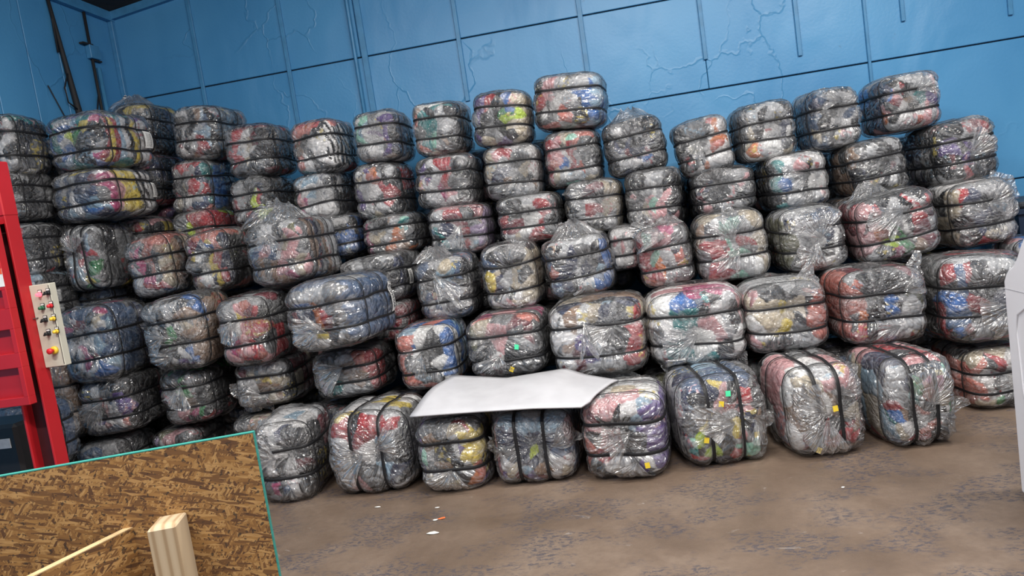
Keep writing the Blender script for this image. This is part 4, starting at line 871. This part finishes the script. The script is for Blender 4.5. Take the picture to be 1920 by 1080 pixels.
# ------------------------------------------------------------------ red baling machine
def baler():
    Y = 3.5; g = lambda px, py, y=Y: v3(atY(px, py, y))
    root = empty('baling_machine', (-3.2, Y+.1, 0)); O = Vector(root.location)
    tag(root, 'red steel baling press at the left edge with a cream control panel on its post', 'baling press')
    def L(p): return tuple(Vector(p)-O)
    xr = atY(107, 873, Y)[0]; D = atX(132, 873, xr)[1]-Y; xl = atY(66, 873, Y)[0]
    # post: a channel with a bright flange on the right and a set-back web on the left
    mb = MB(); xf = xr-.014
    mb.box(L((xf, Y, 0)), L((xr, Y+D, 2.0)), bev=.003);     mb.box(L((xl-.014, Y, 0)), L((xl, Y+D, 1.98)), bev=.003)
    mb.box(L((xl-.001, Y+.001, 1.93)), L((xf+.001, Y+D, 1.99)))
    mb.build('post', M_RED, root)
    mb = MB(); mb.box(L((xl, Y+D-.03, .02)), L((xf+.001, Y+D-.004, 1.98))); q = mb.build('post_web', plain('dark_maroon', (.045, .004, .007), .6), root); q['label'] = 'dark maroon channel inside the post'  # set-back web, coloured a much darker maroon than the rest of the post
    mb = MB(); mb.box(L((-3.75, Y-.004, atX(33, 402, xr)[2]*.5+atY(5, 408, Y)[2]*.5)), L((xr+.002, Y+D+.004, atX(9, 303, xr)[2])), bev=.006); mb.build('head_block', M_RED, root)
    mb = MB(); mb.box(L((xl-.35, Y-.15, 0)), L((xr+.05, Y+D+.05, .02)), bev=.004); mb.build('foot_plate', M_RED, root)
    # door with pressed rectangular recesses
    yd = Y-.10; zb = .985; x1 = -3.105+.002; 
    p = atY(60, 759, yd); x1 = p[0]-.01; zb = p[2]
    holes = []
    def rc(px0, py0, px1, py1):
        a = atY(px0, py0, yd); b = atY(px1, py1, yd); return a[0], b[0], b[2], a[2]
    zr = [(atY(35, 690, yd)[2], atY(40, 745, yd)[2]), (atY(20, 618, yd)[2], atY(22, 663, yd)[2]), (atY(3, 545, yd)[2], atY(4, 580, yd)[2])]
    xh = atY(39, 720, yd)[0]; 
    zt = 1.965; xL_ = -3.85
    mb = MB()
    cuts = sorted([(zl, zh) for zh, zl in zr]); 
    z = zb
    for (zl, zh) in cuts:
        mb.box(L((xL_, yd, z)), L((x1, yd+.05, zl)), bev=.003); mb.box(L((xh, yd, zl-.003)), L((x1, yd+.05, zh+.003)), bev=.003); mb.box(L((xL_, yd, zl-.003)), L((xL_+.08, yd+.05, zh+.003)), bev=.003); z = zh
    mb.box(L((xL_, yd, z)), L((x1-.0, yd+.05, zt)), bev=.003)
    mb.box(L((xL_+.01, yd+.045, zb+.01)), L((x1-.03, yd+.055, zt-.01)))
    dr = mb.build('door', M_RED, root)
    a = atY(-8, 505, yd-.002); b = atY(9, 537, yd-.002)
    mb = MB(); mb.box(L((a[0], yd-.002, b[2])), L((b[0], yd, a[2])), bev=.0005); w_ = mb.build('warning_label', M_PAPER, dr); w_['label'] = 'white warning label with an orange head strip'
    mb = MB(); mb.box(L((a[0], yd-.003, a[2]-.028)), L((b[0], yd-.002, a[2]))); mb.build('orange_strip', plain('orange_print', (.75, .10, .03), .5), w_)
    mb = MB(); mb.box(L((a[0]+.01, yd-.003, b[2]+.04)), L((b[0]-.02, yd-.002, b[2]+.052))); mb.build('printed_text', M_INK, w_)
    # control panel
    yp = Y+D-.03; a = atY(57, 535, yp); b = atY(113, 683, yp)
    px0 = xr; px1 = atY(104, 600, yp)[0]+.004; pz1 = a[2]-.002; pz0 = atY(110, 687, yp)[2]
    mb = MB(); mb.box(L((px0, yp, pz0)), L((px1, yp+.048, pz1)), bev=.003); pn = mb.build('control_panel', M_CREAM, root)
    mb = MB(); mb.box(L((px1-.006, yp-.0012, pz0+.01)), L((px1-.003, yp, pz1-.01))); mb.build('door_gap', M_BLACK, pn)
    bt = [(76, 552, 'glow'), (91, 549, 'k'), (81, 577, 'G'), (97, 573, 'r'), (86, 600, 'k'), (102, 597, 'y'), (92, 625, 'k'), (108, 621, 'y')]
    cols = dict(k=M_BLACK, G=plain('green_knob', (.02, .12, .06), .4), r=plain('red_knob', (.6, .02, .03), .4), y=plain('yellow_knob', (.75, .5, .04), .4))
    mg, nt, bb = newmat('lit_red_lamp'); bb.inputs['Base Color'].default_value = (.9, .05, .08, 1)
    bb.inputs['Emission Color'].default_value = (1, .12, .16, 1); bb.inputs['Emission Strength'].default_value = 2.2
    cols['glow'] = mg
    for px, py, c in bt:
        p = atY(px, py, yp); x, z = p[0], p[2]
        mb = MB(); mb.box(L((x-.0125, yp-.003, z-.010)), L((x+.0125, yp, z+.024)), bev=.001); hp = mb.build('legend_plate', M_BLACK, pn)
        mb = MB(); mb.box(L((x-.009, yp-.004, z+.013)), L((x+.009, yp-.003, z+.021))); mb.build('legend_strip', M_PAPER, hp)
        mb = MB(); mb.tube([L((x, yp-.002, z)), L((x, yp-.012, z)), L((x, yp-.013, z))], [.0115, .0115, .0095], 16)
        mb.tube([L((x, yp-.012, z)), L((x, yp-.028, z)), L((x, yp-.031, z))], [.0092, .0085, .005], 16)
        if c == 'k': mb.box((-.003, -.036, -.010), (.003, -.026, .010), Matrix.Rotation(.5, 3, 'Y'), L((x, yp, z)), bev=.001)
        q = mb.build('push_button', cols[c], pn, True); q['label'] = {'glow': 'glowing red indicator lamp', 'k': 'black rotary switch', 'G': 'green push button', 'r': 'red push button', 'y': 'yellow push button'}[c]
    p = atY(105, 656, yp); x, z = p[0]-.005, p[2]
    mb = MB(); mb.tube([L((x, yp, z)), L((x, yp-.012, z)), L((x, yp-.016, z))], [.021, .021, .017], 20); q = mb.build('stop_collar', cols['y'], pn, True); q['label'] = 'yellow collar of the emergency stop'
    mb = MB(); mb.tube([L((x, yp-.012, z)), L((x, yp-.030, z)), L((x, yp-.032, z)), L((x, yp-.044, z)), L((x, yp-.048, z))], [.009, .009, .0155, .0155, .011], 18); mb.build('stop_button', cols['r'], q, True)
    mb = MB(); mb.tube([L((px0+.02, yp-.001, pz0+.27)), L((px0-.01, yp-.02, pz0+.268)), L((px0-.03, yp-.005, pz0+.262))], .0025, 6); mb.build('wire', M_BLACK, pn)
baler()

def dark_box():
    a = atY(0, 842, 3.8); b = atY(18, 822, 3.8)
    x1 = atY(38, 850, 3.8)[0]; zt = atY(30, 795, 3.8)[2]
    mb = MB(); mb.box((x1-.5, 3.8, 0), (x1, 4.1, zt), bev=.02); o = mb.build('bin', M_BLACK)
    tag(o, 'black bin with a white paper label behind the red machine post', 'bin')
    mb = MB(); mb.box((a[0]-.1, 3.797, a[2]), (b[0], 3.8, b[2])); mb.build('paper_label', M_PAPER, o)
dark_box()

# ------------------------------------------------------------------ white appliance at the right edge
def washer():
    # seen from its side: the console end is nearest the camera and outside the picture
    X0 = atZ(1910, 938, .0)[0]; g = lambda px, py: (lambda q: (q[1], q[2]))(atX(px, py, X0))
    yf = g(1899, 740)[0]; z1 = g(1884, 515)[1]
    pr = [(yf, .05), (yf, z1-.03)]
    pr += [g(*p) for p in ((1885, 513), (1890, 504), (1898, 498), (1905, 483), (1912, 460), (1921, 438))]
    y2, z2 = pr[-1]
    pr += [(y2-.03, z2+.035), (y2-.07, z2+.05), (yf-.68, z2+.05), (yf-.68, .05)]
    root = empty('washing_machine', (X0, yf, 0))
    tag(root, 'white washing machine cut off by the right edge of the picture', 'washing machine')
    mb = MB(); mb.poly([(0, y-yf, z) for y, z in pr], (.68, 0, 0)); o = mb.build('cabinet', M_WHITE, root)
    bv = o.modifiers.new('bevel', 'BEVEL'); bv.width = .012; bv.segments = 3; bv.limit_method = 'ANGLE'; bv.angle_limit = .6
    mb = MB(); pts = [(-.001, -.16, .15), (-.001, -.10, .55), (-.001, -.09, z1-.25), (-.001, -.11, z1-.16), (-.001, -.2, z1-.11), (-.001, -.6, z1-.1)]
    mb.tube(pts, .006, 8, .5); mb.build('pressed_rib', M_WHITE, root, True)
    M_SEAM = plain('grey_seam', (.45, .45, .48), .6)
    mb = MB(); mb.box((-.0012, -.67, z1-.062), (.0, -.004, z1-.059)); mb.build('deck_seam', M_SEAM, root)
    for (x, y) in ((.045, -.04), (.64, -.04), (.045, -.62), (.64, -.62)):
        mb = MB(); mb.tube([(x, y, 0), (x, y, .02), (x, y, .06)], [.028, .028, .016], 12); mb.build('foot', M_BLACK, root, True)
washer()

def blue_bin():
    a = atY(1902, 378, 6.0)
    M_NAVY = plain('navy_plastic', (.010, .022, .05), .45); M_GREYP = plain('grey_plastic', (.035, .04, .05), .5)
    x0 = a[0]; z = a[2]; root = empty('wheeled_bin', (x0+.3, 6.25, 0)); tag(root, 'dark navy wheeled bin standing by the blue wall at the right edge', 'bin')
    mb = MB(); V = [(-.26, -.24, 0), (.26, -.24, 0), (.26, .24, 0), (-.26, .24, 0), (-.30, -.29, z-.06), (.30, -.29, z-.06), (.30, .29, z-.06), (-.30, .29, z-.06)]
    mb.v = V; mb.f = [(0, 3, 2, 1), (4, 5, 6, 7), (0, 1, 5, 4), (1, 2, 6, 5), (2, 3, 7, 6), (3, 0, 4, 7)]
    mb.box((-.31, -.31, z-.10), (.31, .30, z-.055), bev=.008); mb.build('body', M_NAVY, root)
    mb = MB(); mb.box((-.30, -.32, z-.052), (.31, .31, z-.005), bev=.015); mb.build('lid', M_GREYP, root)
blue_bin()

# litter on the floor
def scrap(name, px, py, sx, sy, mat, label, rot=.3, cat='scrap'):
    p = atZ(px, py, .002); rs = np.random.RandomState(int(px)); n = 9
    V = [(math.cos(t)*sx*(.7+.5*rs.rand()), math.sin(t)*sy*(.7+.5*rs.rand()), .002+.004*rs.rand()) for t in np.linspace(0, 2*math.pi, n, endpoint=False)]
    V.append((0, 0, .007)); fc = [[i, (i+1) % n, n] for i in range(n)]+[list(range(n))[::-1]]
    o = mesh_obj(name, V, fc, mat, None); o.location = (p[0], p[1], 0); o.rotation_euler[2] = rot
    tag(o, label, cat)
M_ORG = plain('orange_paper', (.85, .17, .05), .6)
scrap('paper_scrap', 828, 972, .022, .014, M_ORG, 'small bright orange paper scrap on the floor in front of the yellow and purple bale')
scrap('paper_scrap', 817, 975, .016, .010, M_PAPER, 'white scrap touching the small orange scrap on the floor')
scrap('plastic_scrap', 812, 1000, .035, .016, M_PAPER, 'pale smear of plastic on the floor just below the orange scrap', .1)
scrap('plastic_scrap', 820, 952, .018, .006, M_PAPER, 'tiny white fleck on the floor above the orange scrap', .1)
scrap('plastic_scrap', 1581, 914, .010, .006, M_PAPER, 'tiny white fleck on the floor in front of the pink-topped floor bale', .1)
scrap('plastic_scrap', 708, 951, .022, .006, M_PAPER, 'thin white strip on the floor in front of the crimson-banded bale', .1)
